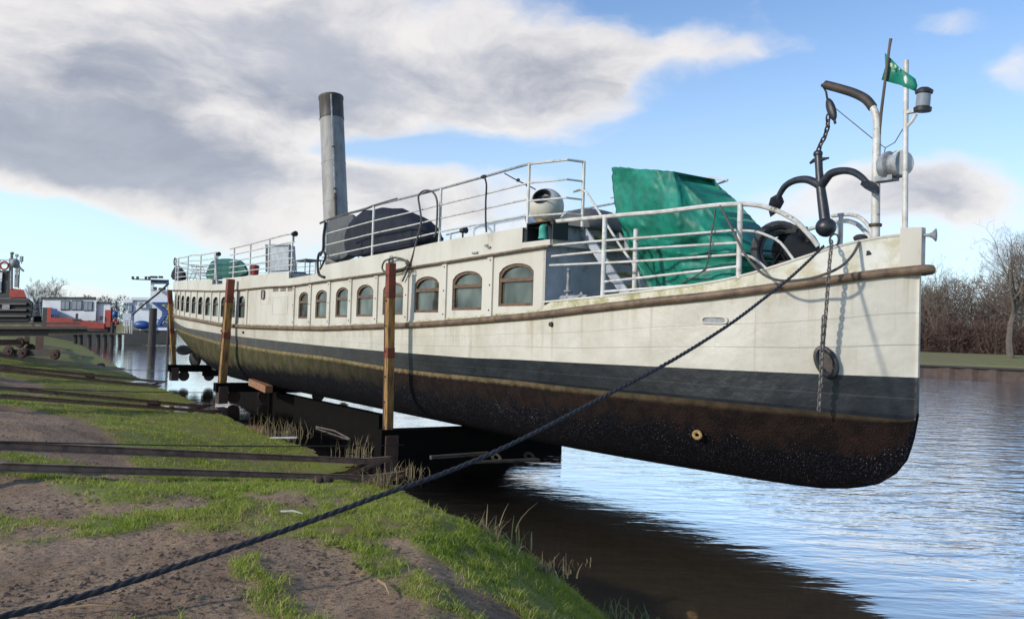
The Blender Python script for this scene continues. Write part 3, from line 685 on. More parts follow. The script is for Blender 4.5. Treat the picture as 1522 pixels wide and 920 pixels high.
# rubbing strake right round
mb = MB(); ps = [S(s, half(s)+.035, Zstr(s)) for s in np.arange(36.6, .05, -.2)]
ps += [S(.02, .12, Zstr(0)), S(-.10, .08, Zstr(0)+.01), S(-.14, 0, Zstr(0)+.01), S(-.10, -.08, Zstr(0)+.01), S(.02, -.12, Zstr(0))]+[S(s, -half(s)-.035, Zstr(s)) for s in np.arange(.05, 36.6, .2)]
ps += [S(36.85, -.25, Zstr(36.5)), S(36.9, 0, Zstr(36.5)), S(36.85, .25, Zstr(36.5))]
mb.tube(ps, .063, 10, closed=True); mb.build('rubbing_strake', 'strake', ship)
# gunwale cap / bulwark thickness forward
def strip(name, m, zc, s0, s1, out, w, h, step=.2, sides=(1, -1), parent=ship):
    mb = MB(); g = list(np.arange(s0, s1, step))+[s1]
    for sd in sides:
        rows = []
        for s in g:
            t = half(s); z = zc(s); rows.append([S(s, sd*(t+out), z), S(s, sd*(t+out), z+h), S(s, sd*max(t+out-w, .0), z+h), S(s, sd*max(t+out-w, .0), z)])
        mb.grid(rows, closed=True, flip=sd < 0); mb.poly(rows[0]); mb.poly(rows[-1][::-1])
    return mb.build(name, m, parent)
strip('gunwale_cap', 'white', lambda s: Zgun(s)-.004, .04, 5.62, .012, .075, .03)
mb = MB(); g = list(np.arange(.1, 2.2, .1))
for sd in (1, -1): mb.grid([[S(s, sd*max(half(s)-.05, .01), Zstr(s)+.1), S(s, sd*max(half(s)-.05, .01), Zgun(s)-.006)] for s in g], flip=sd > 0)
mb.build('bulwark_inner', 'white', ship)
# stem post
p0 = inv(1372, 338)[1]
mb = MB(); zt = SP(1364, 338, .06)[2]; mb.prism([S(-.035, .05, Zstr(0)-.02), S(.20, .17, Zstr(0)-.02), S(.20, -.17, Zstr(0)-.02), S(-.035, -.05, Zstr(0)-.02)], (0, 0, zt-Zstr(0)+.02)); mb.build('stem_post', 'white', ship, smooth=False, bevel=.006)
mb = MB(); rows = []
for a in np.linspace(0, 1, 24):
    z = Zstr(0)-.05-a*(Zstr(0)-.75); 
    s = float(np.interp(-z, [-9, -1.7, -1.25, -.98, -.78], [0, 0, .05, .14, .29])); rows.append([S(s-.03, .018, z), S(s-.03, -.018, z), S(s+.05, -.045, z), S(s+.05, .045, z)])
mb.grid(rows, closed=True); mb.build('stem_bar', MT['hullbar'] if 'hullbar' in MT else 'darksteel', ship)
bpy.data.objects.remove(bpy.data.objects['stem_bar'])

# decks
def deck(name, m, zf, s0, s1, inset=.03, step=.3):
    mb = MB(); g = list(np.arange(s0, s1, step))+[s1]
    mb.grid([[S(s, half(s)-inset, zf(s)), S(s, 0, zf(s)+.03), S(s, -(half(s)-inset), zf(s))] for s in g]); return mb.build(name, m, ship)
MT['deck'] = mat('deck_paint', (.17, .18, .17), .7, (.10, .11, .10), 3)
deck('main_deck', 'deck', lambda s: Zgun(s)-.07 if s > 2.2 else Zgun(2.2)-.07, .15, 5.66, .06)
s_a, s_b = 15.9, 18.0     # low gap amidships
s_c, s_d = 24.7, 26.0     # boarding gap aft
def ztop(s): 
    z = Zft(s) if s > 6.2 else Zft(6.2)+(6.2-s)*.04
    if s_a < s < s_b: z = Zft(s)-.20
    if s_c < s < s_d: z = Zft(s)-.20
    return z
UD0 = 5.0
# ------------------------------------------------------------ cabin walls with arched windows
def wall_bays():
    px_p = [808, 728, 660, 604, 559, 520.5, 489, 461, 437]   # pilasters
    wins = [(739, 790.5, 391.5, 455), (670, 714, 403, 461), (613.5, 650, 411, 464.5), (567, 597, 419.5, 468), (528, 552.5, 423, 470.5), (497, 516.5, 427, 471.5), (467, 485, 431, 473), (442, 457.5, 434, 473.5)]
    aft = [(353.5, 365), (341, 349), (326, 333.5), (314, 321.5), (303, 309.3), (293, 299), (283.8, 289.3), (276, 280), (269.3, 273), (263.3, 266.5), (258.7, 261.2)]
    aty = [(440, 472.6), (440.5, 471.7), (441, 470.4), (441.5, 469.7), (441.7, 469), (441.4, 467.6), (441, 465.8), (440, 464.3), (439.2, 462.4), (438.5, 460.8), (437.5, 459)]
    out = []
    for (l, r, t, b) in wins:
        s1, z1 = inv(l, b); s0, z0 = inv(r, b); _, zt = inv((l+r)/2, t); out.append((s0, s1, (z0+z1)/2, zt))
    w1 = None
    for (l, r), (t, b) in zip(aft, aty):
        s1, _ = inv(l, b); s0, _ = inv(r, b); sm, zb = inv((l+r)/2, b); _, zt = inv((l+r)/2, t); out.append((s0, s1, zb, zt))
    bnd = [inv(x, 430)[0] for x in px_p]
    return out, bnd
WINS, BND = wall_bays()
# regularise the aft windows: equal widths
aftw = WINS[8:]; cs = [(a+b)/2 for a, b, _, _ in aftw]
cfit = [cs[0]+(cs[i]-cs[0]) for i in range(len(cs))]
k = np.arange(11); pf = np.polyfit(k[:9], np.array(cs)[:9], 1); cs = [float(np.polyval(pf, i)) for i in k]
print('AFT', [round(c, 2) for c in cs], [round(w[1]-w[0], 2) for w in WINS], [round(w[3]-w[2], 2) for w in WINS])
zb_ = np.polyfit([(a+b)/2 for a, b, _, _ in aftw], [w[2] for w in aftw], 2); zt_ = np.polyfit([(a+b)/2 for a, b, _, _ in aftw], [w[3] for w in aftw], 2)
WINS = WINS[:8]+[(c-.36, c+.36, float(np.polyval(zb_, c)), float(np.polyval(zt_, c))) for c in cs if c < SL-1.6]
abnd = [(cs[i]+cs[i+1])/2 for i in range(len(cs)-1) if cs[i+1] < SL-1.6]
BND = [5.62]+BND[1:]+[cs[0]-.62]+[x for x in abnd]; BND.append(BND[-1]+1.2)
def arch(s0, s1, z0, z1, n=10, rise=None):
    w = s1-s0; rise = rise or min(.16, w*.24); pts = [(s0, z0), (s1, z0), (s1, z1-rise)]
    for i in range(1, n): 
        a = i/n; x = s1+(s0-s1)*a; pts.append((x, z1-rise+rise*(max(0, 1-(2*a-1)**2))**.62))
    pts.append((s0, z1-rise)); return pts
def WS(s, z, ins, sd): return S(s, sd*(half(s)-ins), z)
def make_walls():
    mb = MB(); pil = []
    zbot = lambda s: Zstr(s)+.05; ztp = lambda s: Zfb(s)+.03
    wlist = sorted(WINS)
    bays = [(BND[i], BND[i+1]) for i in range(len(BND)-1)]
    for sd in (1, -1):
        for (a, b) in bays:
            w = [x for x in wlist if a < (x[0]+x[1])/2 < b]
            if not w:
                g = np.linspace(a, b, max(2, int((b-a)/.4)+1)); mb.grid([[WS(s, zbot(s), .02, sd), WS(s, ztp(s), .02, sd)] for s in g], flip=sd < 0); continue
            x = w[0]; inner = arch(*x); cx = (x[0]+x[1])/2; cz = (x[2]+x[3])/2
            # outer: project inner points on the bay rectangle
            outer = []
            for (s, z) in inner:
                ds = s-cx; dz = z-cz; k = []
                if abs(ds) > 1e-6: k.append(((b if ds > 0 else a)-cx)/ds)
                if abs(dz) > 1e-6:
                    zz = ztp(cx) if dz > 0 else zbot(cx); k.append((zz-cz)/dz)
                kk = min(k); outer.append([cx+ds*kk, cz+dz*kk])
            # corners
            def near_c(cs_, cz_, idx): outer[idx] = [cs_, cz_]
            near_c(a, zbot(a), 0); near_c(b, zbot(b), 1)
            n = len(inner)
            jr = min(range(2, n), key=lambda i: math.hypot(outer[i][0]-b, outer[i][1]-ztp(b))); jl = min(range(2, n), key=lambda i: math.hypot(outer[i][0]-a, outer[i][1]-ztp(a)))
            near_c(b, ztp(b), jr); near_c(a, ztp(a), jl)
            for i in range(2, n):
                if i not in (jr, jl):
                    if i < jr: outer[i][0] = b
                    elif i > jl: outer[i][0] = a
                    else: outer[i][1] = ztp(outer[i][0])
            O = [WS(s, z, .02, sd) for s, z in outer]; I = [WS(s, z, .02, sd) for s, z in inner]; J = [WS(s, z, .10, sd) for s, z in inner]
            q = [O, I, J]; o = len(mb.v); mb.v += [tuple(p) for r in q for p in r]
            for r in range(2):
                for i in range(n): mb.f.append((o+r*n+i, o+r*n+(i+1) % n, o+(r+1)*n+(i+1) % n, o+(r+1)*n+i)); mb.mi.append(0)
    mb.build('cabin_wall', 'white', ship, smooth=False)
    for sd in (1, -1):
        for i, s in enumerate(BND[1:-1]):
            if s > SL-2.5: continue
            m2 = MB(); w = .09 if s < 17 else (.045 if s > 23.5 else .07); d = .035
            z0 = zbot(s)+.01; z1 = ztp(s)-.02
            m2.grid([[WS(s-w, z0, .03, sd), WS(s-w, z0, .018-d, sd), WS(s+w, z0, .018-d, sd), WS(s+w, z0, .03, sd)], [WS(s-w, z1, .03, sd), WS(s-w, z1, .018-d, sd), WS(s+w, z1, .018-d, sd), WS(s+w, z1, .03, sd)]], flip=sd < 0)
            if sd > 0 and s < 18:
                for f in (.1, .5, .9):
                    c = WS(s-w*.2, z0+(z1-z0)*f, -.02, sd); m2.lathe(c, -PORT, [(0, .018), (.012, .014)], 6, 1)
            m2.build('pilaster', ['white', 'darksteel'], ship, smooth=False)
    for sd in (1, -1):
        for (s0, s1, z0, z1) in wlist:
            big = s1 < 18
            o1 = arch(s0, s1, z0, z1); fw = .055 if big else .02
            o2 = arch(s0+fw, s1-fw, z0+fw, z1-fw)
            m2 = MB(); n = len(o1)
            R = [[WS(s, z, .045, sd) for s, z in o1], [WS(s, z, .045, sd) for s, z in o2], [WS(s, z, .095, sd) for s, z in o2]]
            o = len(m2.v); m2.v += [tuple(p) for r in R for p in r]
            for r in range(2):
                for i in range(n): m2.f.append((o+r*n+i, o+r*n+(i+1) % n, o+(r+1)*n+(i+1) % n, o+(r+1)*n+i)); m2.mi.append(0)
            zt = z0+(z1-z0)*.62; th = .035
            A = [WS(s, z, q, sd) for q in (.032, .095) for s, z in ((s0+.01, zt-th), (s1-.01, zt-th), (s1-.01, zt+th), (s0+.01, zt+th))]
            m2.add(A, [(0, 1, 2, 3), (4, 7, 6, 5), (0, 4, 5, 1), (1, 5, 6, 2), (2, 6, 7, 3), (3, 7, 4, 0)])
            if big:                                                    # narrow inner sash of the lower light
                A = [WS(s, z, q, sd) for q in (.06, .095) for s, z in ((s0+fw, z0+fw), (s0+fw+.02, z0+fw), (s0+fw+.02, zt), (s0+fw, zt))]
                m2.add(A, [(0, 1, 2, 3), (4, 7, 6, 5), (0, 4, 5, 1), (1, 5, 6, 2), (2, 6, 7, 3), (3, 7, 4, 0)])
            w = m2.build('window', 'brownwood' if big else 'darksteel', ship, smooth=False)
            m3 = MB(); m3.poly([WS(s, z, .085, sd) for s, z in arch(s0+fw*.4, s1-fw*.4, z0+fw*.4, z1-fw*.4)]); m3.build('pane', 'glass', w, smooth=False)
make_walls()
# dark interior backing so panes read as glass over a dim saloon
# front wall of the cabin and the overhang above it
mb = MB(); zt = Zft(6.2)+.02
hw = half(5.62)
mb.boxm((S(5.66, 0, (Zgun(5.6)-.1+zt)/2)), PORT*(hw-.02), BOW*.03, UP*((zt-Zgun(5.6)+.1)/2)); mb.build('front_wall', 'greywall', ship, smooth=False)
# fascia band of the upper deck
mb = MB(); g = sorted(set(list(np.arange(6.25, 36.6, .25))+[6.25, s_a-.001, s_a+.001, s_b-.001, s_b+.001, s_c-.001, s_c+.001, s_d-.001, s_d+.001, 36.55, 36.7]))
for sd in (1, -1):
    mb.grid([[S(s, sd*(half(s)+.045), Zfb(s)), S(s, sd*(half(s)+.045), ztop(s)), S(s, sd*max(0, half(s)-.03), ztop(s)), S(s, sd*max(0, half(s)-.03), Zfb(s))] for s in g], closed=True, flip=sd < 0)
mb.build('fascia', 'white', ship, smooth=True)
strip('fascia_lip', 'strake', lambda s: Zfb(s)-.035, 5.45, 36.6, .07, .06, .034)
mb = MB(); 
for sd in (1, -1): mb.box((0, 0, 0), (0, 0, 0)) if False else None
for sd in (1, -1): mb.boxm(S(5.85, sd*(hw+.01), Zfb(5.8)+.05), BOW*.42, PORT*.035, UP*.05)
mb.boxm(S(5.45, 0, Zfb(5.7)+.05), PORT*(hw+.0), BOW*.03, UP*.05); mb.build('front_edge', 'white', ship, smooth=False)
deck('upper_deck', 'deck', lambda s: min(ztop(s-.01), ztop(s+.01))-.03, 5.42, 36.5, .0)
# ------------------------------------------------------------ railings
def zrail(pts): return curve(pts, -.05)
def stanchion_rail(name, s0, s1, posts, top, n_mid, base, m='rail', sds=(1, -1), off=.05, r=.018, rt=.024, frac=None, caps=None):
    for sd in sds:
        mb = MB(); g = list(np.arange(s0, s1, .35))+[s1]
        P = lambda s, z: S(s, sd*(half(s)-off), z)
        mb.tube([P(s, top(s)) for s in g], rt, 6, mi=1)
        for k in range(1, n_mid+1):
            f = (frac[k-1] if frac else k/(n_mid+1)); mb.tube([P(s, base(s)+(top(s)-base(s))*(1-f)) for s in g], r, 6)
        rl = mb.build(name, [m, 'greyrail' if m == 'rail' and top is RT1 else m], ship)
        for s in posts:
            m2 = MB(); m2.tube([P(s, base(s)-.03), P(s, top(s)+.01)], .029, 8); m2.lathe(P(s, base(s)), (0, 0, 1), [(0, .05), (.015, .05), (.02, .03)], 8); m2.build('stanchion', m, rl)
RT1 = zrail([(785, 244), (720, 263), (655, 281), (620, 290), (556, 306), (487, 327), (480, 330)])
st1 = [inv(x, 300, -.05)[0] for x in (785, 655, 556, 487)]
stanchion_rail('upper_railing', st1[0], st1[-1]+.25, st1, RT1, 3, lambda s: ztop(max(6.3, min(s, s_a-.1))), frac=[.30, .55, .80])
# front of the upper rail: across to the ladder on both sides
zr = RT1(st1[0]); zb = ztop(6.3)
for sd in (1, -1):
    a = S(st1[0], sd*(half(st1[0])-.05), zr); b = S(5.55, sd*1.62, zr+.02) ; c = S(5.50, sd*1.28, zr+.02)
    if sd < 0: c = S(5.50, sd*1.2, zr+.02)
    mb = MB()
    for q, r in ((0, .024), (.30, .018), (.58, .018), (.82, .018)):
        d = UP*(-(zr-zb)*q); mb.tube([a+d, b+d, c+d], r, 6)
    fr = mb.build('front_railing', 'rail', ship)
    for p in (c, ): m2 = MB(); m2.tube([p-UP*(zr-zb+.05), p+UP*.01], .03, 8); m2.build('stanchion', 'rail', fr)
mb = MB(); RT2 = zrail([(440, 347), (424, 349), (400, 355.5), (372, 363), (343, 370)])
st2 = [inv(x, 380, -.05)[0] for x in (434, 400, 372, 348)]
stanchion_rail('midship_railing', st2[0]-.15, st2[-1]+.5, st2, RT2, 4, lambda s: Zft(s), frac=[.22, .44, .64, .82])
RT3 = zrail([(322, 375), (297, 379.5), (285, 379), (278, 382), (264, 384), (254, 385)])
st3 = [inv(x, 400, -.05)[0] for x in (320, 298, 279, 265)]+[SL-2.2]
RT3c = RT3
stanchion_rail('aft_railing', st3[0], SL-2.2, st3, RT3, 4, lambda s: Zft(s), frac=[.22, .42, .62, .82])
mb = MB(); a0 = [S(s, half(s)-.05, 0) for s in np.linspace(SL-2.2, SL-.1, 9)]+[S(s, -(half(s)-.05), 0) for s in np.linspace(SL-.1, SL-2.2, 9)]
for f in (0, .22, .42, .62, .82): mb.tube([p+UP*(RT3(33)-(RT3(33)-Zft(33))*f) for p in a0], .02, 5)
mb.build('stern_railing', 'rail', ship)

# forward rail, starboard traced, port mirrored
def fs(px, py): return inv(px, py, -.03)
def fwd_rail():
    top = [fs(x, y) for x, y in [(820, 330), (860, 326), (896, 322.5), (940, 318.5), (987, 314.6), (1040, 308), (1069, 305), (1099, 303.5), (1120, 304.5), (1138, 308), (1155, 313.5), (1170, 321), (1184, 330), (1197, 343), (1207, 354), (1216, 366)]]
    mids = [[(820, 365), (896, 358), (987, 351), (1093, 342.5), (1099, 343), (1120, 344), (1140, 350), (1160, 361), (1181, 388)],
            [(820, 381), (896, 373.5), (987, 367.5), (1098, 361)], [(817, 394.5), (896, 391), (987, 386), (1091, 378.5), (1105, 379), (1122, 385), (1143, 403)],
            [(897, 419), (987, 409), (1098, 396)], [(897, 433.5), (987, 427), (1060, 421), (1098, 414)]]
    mids = [[fs(x, y) for x, y in l] for l in mids]
    for sd in (1, -1):
        P = lambda q: S(q[0], sd*max(half(q[0])-.03, .02), q[1])
        mb = MB(); mb.tube(smooth_path([P(q) for q in top], 4), .036, 8); rl = None
        for i, l in enumerate(mids): mb.tube(smooth_path([P(q) for q in l], 3), .02, 7)
        rl = mb.build('forward_railing', 'rail', ship)
        for (x, yt, yb) in ((896, 322, 441), (1098, 303, 412)):
            q0 = fs(x, yb); q1 = fs(x, yt); m2 = MB(); m2.tube([S(q0[0], sd*(half(q0[0])-.03), q0[1]-.02), S(q0[0], sd*(half(q0[0])-.03), q1[1])], .042, 10); m2.build('stanchion', 'rail', rl)
        if sd > 0:
            q0 = fs(917, 438); q1 = fs(917, 337); m2 = MB(); m2.tube([S(q0[0], 1.45, q0[1]-.1), S(q0[0], 1.45, q1[1])], .045, 10); m2.build('stanchion', 'rail', rl)
fwd_rail()
# ------------------------------------------------------------ ladder to the upper deck
def ladder():
    zt = zb + .0
    top = SP(842, 333, 1.30); bot = SP(905, 441, 1.30)
    s1, _, z1 = SS(top); s0, _, z0 = SS(bot); z0 = Zgun(s0)-.08; print('ladder', s1, z1, s0, z0)
    mb = MB(); a = S(5.5, 1.25, zb-.05); b = S(4.15, 1.25, z0)
    a2 = S(5.5, .45, zb-.05); b2 = S(4.15, .45, z0)
    for p, q in ((a, b), (a2, b2)): mb.beam(p, q, .035, .17)
    st = mb.build('stair_string', 'greywall', ship, smooth=False)
    for i in range(6):
        f = (i+.5)/6; c = (V(a).lerp(V(b), f)+V(a2).lerp(V(b2), f))/2; m2 = MB(); m2.boxm(c, PORT*.38, BOW*.11, UP*.02); m2.build('tread', 'treads', st, smooth=False)
    for t in (1.3, .4):
        m2 = MB(); m2.tube(smooth_path([S(5.75, t, zb+.68), S(5.45, t, zb+.66), S(5.2, t, zb+.42), S(4.5, t, zb-.35), S(4.0, t, z0+.5), S(3.95, t, z0)], 4), .022, 7); m2.build('handrail', 'rail', st)
ladder()
# valve manifold against the front wall
mb = MB(); c = np.array(SP(866, 432, 1.75))
q = SS(c); z0 = Zgun(5)-.05
for dx, hh in ((0, .34), (.38, .2)):
    p = S(5.3-dx, 1.72, z0); mb.tube([p, p+UP*hh], .035, 8, mi=0); mb.lathe(p+UP*hh*.6, UP, [(0, .07), (.02, .08), (.04, .07)], 10); 
    mb.tube([p+UP*.1+BOW*.0, p+UP*.1-BOW*.18], .05, 8)
mb.tube([S(5.45, 1.72, z0+.10), S(4.75, 1.72, z0+.10)], .06, 10); mb.tube([S(5.3, 1.72, z0+.34), S(5.3, 1.72, z0+.62)], .03, 8)
mb.build('deck_valve', 'greyrail', ship)
# nav light box with green lamp
mb = MB(); b0 = S(5.30, hw-.02, Zft(6.2)-.32); 
sA, zA = inv(784, 359, .03); sB = sA-.75; z0 = Zfb(5.7)+.10; z1 = z0+.32
for (a, b, c, d) in (): pass
cen = (sA+sB)/2; L_ = (sA-sB)/2
mb.boxm(S(cen, hw-.28, (z0+z1)/2), BOW*L_, PORT*.012, UP*(z1-z0)/2)          # back
for e in (-1, 1): mb.boxm(S(cen+e*L_, hw-.11, (z0+z1)/2), BOW*.012, PORT*.16, UP*(z1-z0)/2)
mb.boxm(S(cen, hw-.11, z1), BOW*L_, PORT*.17, UP*.01)
nb = mb.build('light_box', 'tarmetal', ship, smooth=False)
m2 = MB(); m2.lathe(S(cen-.03, hw-.02, z0+.03), UP, [(0, .095), (.03, .095), (.035, .085), (.20, .085), (.205, .085), (.24, .06), (.26, .02)], 14); m2.build('side_light', 'greenglass', nb)
# ------------------------------------------------------------ funnel
ft = SP(492, 145, 0); fb = SP(500, 345, 0); sF, _, zF = SS(fb); sT, _, zT = SS(ft); dF = proj(fb)[2]; rF = 18.2*dF/FOC
print('funnel', sF, zF, sT, zT, rF)
base = S(sF, 0, Zft(sF)-.03); axis = V(ft)-V(fb); axis.normalize(); hF = (zT-base[2])/axis.z; base = V(ft)-axis*hF
mb = MB(); mb.lathe(base, axis, [(0, rF), (hF*.18, rF), (hF*.181, rF*1.012), (hF*.186, rF*1.012), (hF*.187, rF), (hF*.40, rF), (hF*.401, rF*1.015), (hF*.408, rF*1.015), (hF*.409, rF), (hF*.62, rF*.99), (hF*.621, rF*1.01), (hF*.626, rF*1.01), (hF*.627, rF*.99), (hF-.78, rF*.985)], 28)
fn = mb.build('funnel', 'funnel', ship)
mb = MB(); mb.lathe(base+axis*(hF-.80), axis, [(0, rF*1.02), (.03, rF*1.03), (.04, rF), (.70, rF), (.72, rF*1.04), (.80, rF*1.04), (.805, rF*.9), (.5, rF*.88)], 28); mb.build('funnel_top', 'funneltop', fn)
o1 = (V(BOW)*.92-V(PORT)*.38).normalized()*(rF+.05)
mb = MB(); mb.tube([base+o1+axis*.2, base+o1+axis*(hF*.45)], .035, 7); mb.tube([base+o1*1.0+axis*(hF*.45), base+o1+axis*(hF-.02)], .03, 7, mi=1)
for f in (.42, .47, .7): mb.lathe(base+o1+axis*hF*f, axis, [(0, .05), (.04, .05)], 8)
mb.build('steam_pipe', ['rust', 'greyrail'], fn)
# ------------------------------------------------------------ side details
def onside(px, py, off=.0): s, z = inv(px, py, off); return s, z
# louvred vents
for (x0, x1, y) in ((405, 413, 429), (416, 424, 428.5), (427, 434, 428)):
    s1, z = inv(x0, y); s0, _ = inv(x1, y); mb = MB()
    for i in range(5): mb.add([WS(s, z-.09+i*.04+d, q, 1) for (s, d, q) in ((s0, 0, .005), (s1, 0, .005), (s1, .026, .018), (s0, .026, .018), (s0, 0, .02), (s1, 0, .02))], [(0, 1, 2, 3), (0, 4, 5, 1)])
    mb.build('louvre_vent', 'strake', ship, smooth=False)
def oval(name, m, px, py, ws, hz, holes=True, base=.0, slats=5):
    s, z = inv(px, py); mb = MB(); pts = [(s+ws*math.copysign(abs(math.cos(a))**.6, math.cos(a)), z+hz*math.copysign(abs(math.sin(a))**.6, math.sin(a))) for a in np.linspace(0, 2*PI, 28, endpoint=False)]
    n = 28; R = [[WS(a, b, -.004+base, 1) for a, b in pts], [WS(a, b, -.022+base, 1) for a, b in pts], [WS(s+(a-s)*.82, z+(b-z)*.75, -.022+base, 1) for a, b in pts], [WS(s+(a-s)*.82, z+(b-z)*.75, -.003+base, 1) for a, b in pts]]
    mb.grid(R, closed=True); o = mb.build(name, m, ship)
    m2 = MB(); m2.poly([p for p in R[3]]); 
    m2.build('grille', 'greyrail', o, smooth=False)
    return o
oval('hull_vent', 'white', 1062, 476, .19, .055)
oval('port_grille', 'brownwood', 391, 438, .16, .15)
# hawse pipe: dark oval ring leaning on the bow plating
def hawse():
    s, z = inv(1231, 538); mb = MB(); P = []
    tilt = math.radians(28)
    nrm = -V(PORT)*.9+V(BOW)*.35; nrm.normalize(); ax = V(UP)*math.cos(tilt)-V(BOW)*math.sin(tilt)*-1.0*-1; ax = (V(UP)*math.cos(tilt)-V(BOW)*math.sin(tilt)); ax = (ax-nrm*ax.dot(nrm)).normalized(); bx = ax.cross(nrm)
    c = V(S(s, half(s)+.045, z)); 
    pts = [c+ax*.20*math.sin(a)+bx*.115*math.cos(a) for a in np.linspace(0, 2*PI, 28, endpoint=False)]
    mb.tube(pts, .038, 8, closed=True)
    o = mb.build('hawse_pipe', 'black', ship); m2 = MB(); m2.poly([c-nrm*.03+ax*.17*math.sin(a)+bx*.085*math.cos(a) for a in np.linspace(0, 2*PI, 24, endpoint=False)]); m2.build('hawse_hole', 'darksteel', o, smooth=False)
hawse()
# small fittings
for px, py in ((820, 482), (330, 492), (362, 494)):
    s, z = inv(px, py); mb = MB(); mb.lathe(S(s, half(s)-.01, z), -PORT, [(0, .045), (.05, .04), (.055, .02)], 10); mb.build('drain', 'darksteel', ship)
s, z = inv(1039, 646, -.1); 

def on_hull(px, py):
    for t in np.arange(2.2, .0, -.01):
        q = SS(SP(px, py, t)); r = hull_rows(max(q[0], .01)); th = float(np.interp(q[2], [a[1] for a in r], [a[0] for a in r]))
        if th >= t: return np.array(SP(px, py, t+.02))
_h = on_hull(1039, 646)

mb = MB(); mb.tube([_h+V(UP)*0+V(BOW)*.08*math.cos(a)+V(UP)*.055*math.sin(a) for a in np.linspace(0, 2*PI, 14, endpoint=False)], .022, 6, closed=True); anode_pos = _h
# fascia fittings
for px, py, w in ((707, 376, .10), (724, 365, .05), (728, 368, .05)):
    s, z = inv(px, py, .045); mb = MB(); mb.boxm(S(s, half(s)+.06, z), BOW*w, PORT*.014, UP*.018); mb.build('bracket', 'greyrail', ship, smooth=False)
# faint raised plates and hatch outline on the blank panel
def outline(px0, px1, y0, y1, name='hatch'):
    s1, z0 = inv(px0, y1); s0, z1 = inv(px1, y0); mb = MB(); P = [(s0, z0), (s1, z0), (s1, z1), (s0, z1)]
    for i in range(4):
        a, b = P[i], P[(i+1) % 4]; mb.tube([WS(a[0], a[1], .018, 1), WS(b[0], b[1], .018, 1)], .009, 5)
    mb.build(name, 'white', ship)
outline(404, 427, 441, 467); outline(386, 398, 443, 452, 'panel')
# propeller under the counter
pc = np.array(SP(289, 519, 0)); ps_, _, pz = SS(pc); print('prop', ps_, pz)
r_p = 27*proj(pc)[2]/FOC
mb = MB(); fwd = V(BOW); mb.lathe(V(pc)-fwd*.14, fwd, [(0, .03), (.04, .10), (.2, .12), (.35, .10)], 14); mb.tube([V(pc)+fwd*.1, V(S(ps_-3.2, 0, pz+.05-.1))], .05, 10)
pr = mb.build('propeller', 'black', ship)
sidev = -V(PORT)
for k in range(4):
    a0 = math.radians(187+k*90); mb = MB(); rows = []
    rad = sidev*-math.cos(a0)+V(UP)*math.sin(a0); tan = fwd.cross(rad)
    # seen from the side: blades spread in the plane across the shaft, strongly pitched
    for i in range(9):
        f = i/8; w = .30*r_p*1.25*math.sin(PI*min(1, .12+.88*f))**.55*(1 if f < 1 else .3); pt = math.radians(62-26*f); dr = tan*math.cos(pt)+fwd*math.sin(pt); c = V(pc)+rad*(.08+f*(r_p-.08)); rows.append([c-dr*w, c-dr*w*.4+fwd*.02, c+dr*w*.4+fwd*.02, c+dr*w])
    mb.grid(rows); o = mb.build('blade', 'black', pr); sdm = o.modifiers.new('t', 'SOLIDIFY'); sdm.thickness = .03
# skeg
mb = MB(); mb.prism([S(ps_-.45, .03, Zk(ps_-.45)+.05), S(ps_-3.6, .03, Zk(ps_-3.6)+.2), S(ps_-3.8, .03, .44), S(ps_-2.4, .03, .50)], PORT*.06); mb.build('skeg', 'darksteel', ship, smooth=False)
mb = MB(); mb.beam(S(ps_-.1, 0, pz+.05), S(ps_-.3, 0, Zk(ps_-.3)+.1), .05, .10); mb.build('shaft_bracket', 'black', ship, smooth=False)

# ------------------------------------------------------------ bow gear (depth of the centreline)
def CP(px, py, t=0.): return V(SP(px, py, t))
zd = Zgun(.6)-.3
# davit
mb = MB(); path = [CP(1301, 356), CP(1301.5, 300), CP(1302.5, 240), CP(1303.5, 190), CP(1302, 172), CP(1297, 160), CP(1287, 148), CP(1270, 139), CP(1248, 132), CP(1227, 126.5)]
mb.tube([path[0]-V(UP)*.35]+smooth_path(path, 4), [.062]+[float(x) for x in np.linspace(.062, .040, len(smooth_path(path, 4)))], 12); dv = mb.build('davit', 'rail', ship)
mb = MB(); mb.tube(smooth_path(path[5:], 4), .066, 12); mb.ell(CP(1224, 127), V(UP)*.03, V(BOW)*.045, V(PORT)*.03); mb.tube([CP(1225, 128), CP(1226, 134), CP(1228, 137)], .014, 6); mb.build('davit_fitting', 'darksteel', dv); mb = MB(); mb.lathe(CP(1301, 337), UP, [(0, .085), (.02, .09), (.04, .085)], 12); mb.build('davit_collar', 'darksteel', dv)
def chain(name, pts, link, r, mname, label, parent=None):
    P = [V(p) for p in pts]; L_ = [0]
    for a, b in zip(P, P[1:]): L_.append(L_[-1]+(b-a).length)
    mb = MB(); n = max(2, int(L_[-1]/(link*.72)))
    def at(l):
        i = max(0, min(len(P)-2, int(np.searchsorted(L_, l))-1)); return P[i].lerp(P[i+1], (l-L_[i])/(L_[i+1]-L_[i])), (P[i+1]-P[i]).normalized()
    for k in range(n):
        c, t = at(L_[-1]*(k+.5)/n); u = t.orthogonal().normalized(); w = t.cross(u); a = PI/2*(k % 2)+.5; d = u*math.cos(a)+w*math.sin(a)
        mb.tube([c+t*(link*.5-link*.22)*math.copysign(1, math.sin(q) if abs(math.sin(q)) > 1e-6 else 1)*(1 if abs(math.sin(q)) > .01 else 0)+t*link*.24*math.sin(q)+d*link*.27*math.cos(q) for q in np.linspace(0, 2*PI, 11)[:-1]], r, 5, closed=True)
    if parent is not None: return mb.build(name, mname, parent)
    o = mb.build(name, mname); return tag(o, label, 'chain')
tag_b = thing('pulley_block', 'black pulley block hanging from the tip of the davit', 'pulley', CP(1233, 160))
mb = MB(); mb.tube([CP(1228, 137), CP(1229, 144), CP(1230, 149)], .016, 6); mb.build('shackle', 'black', tag_b)
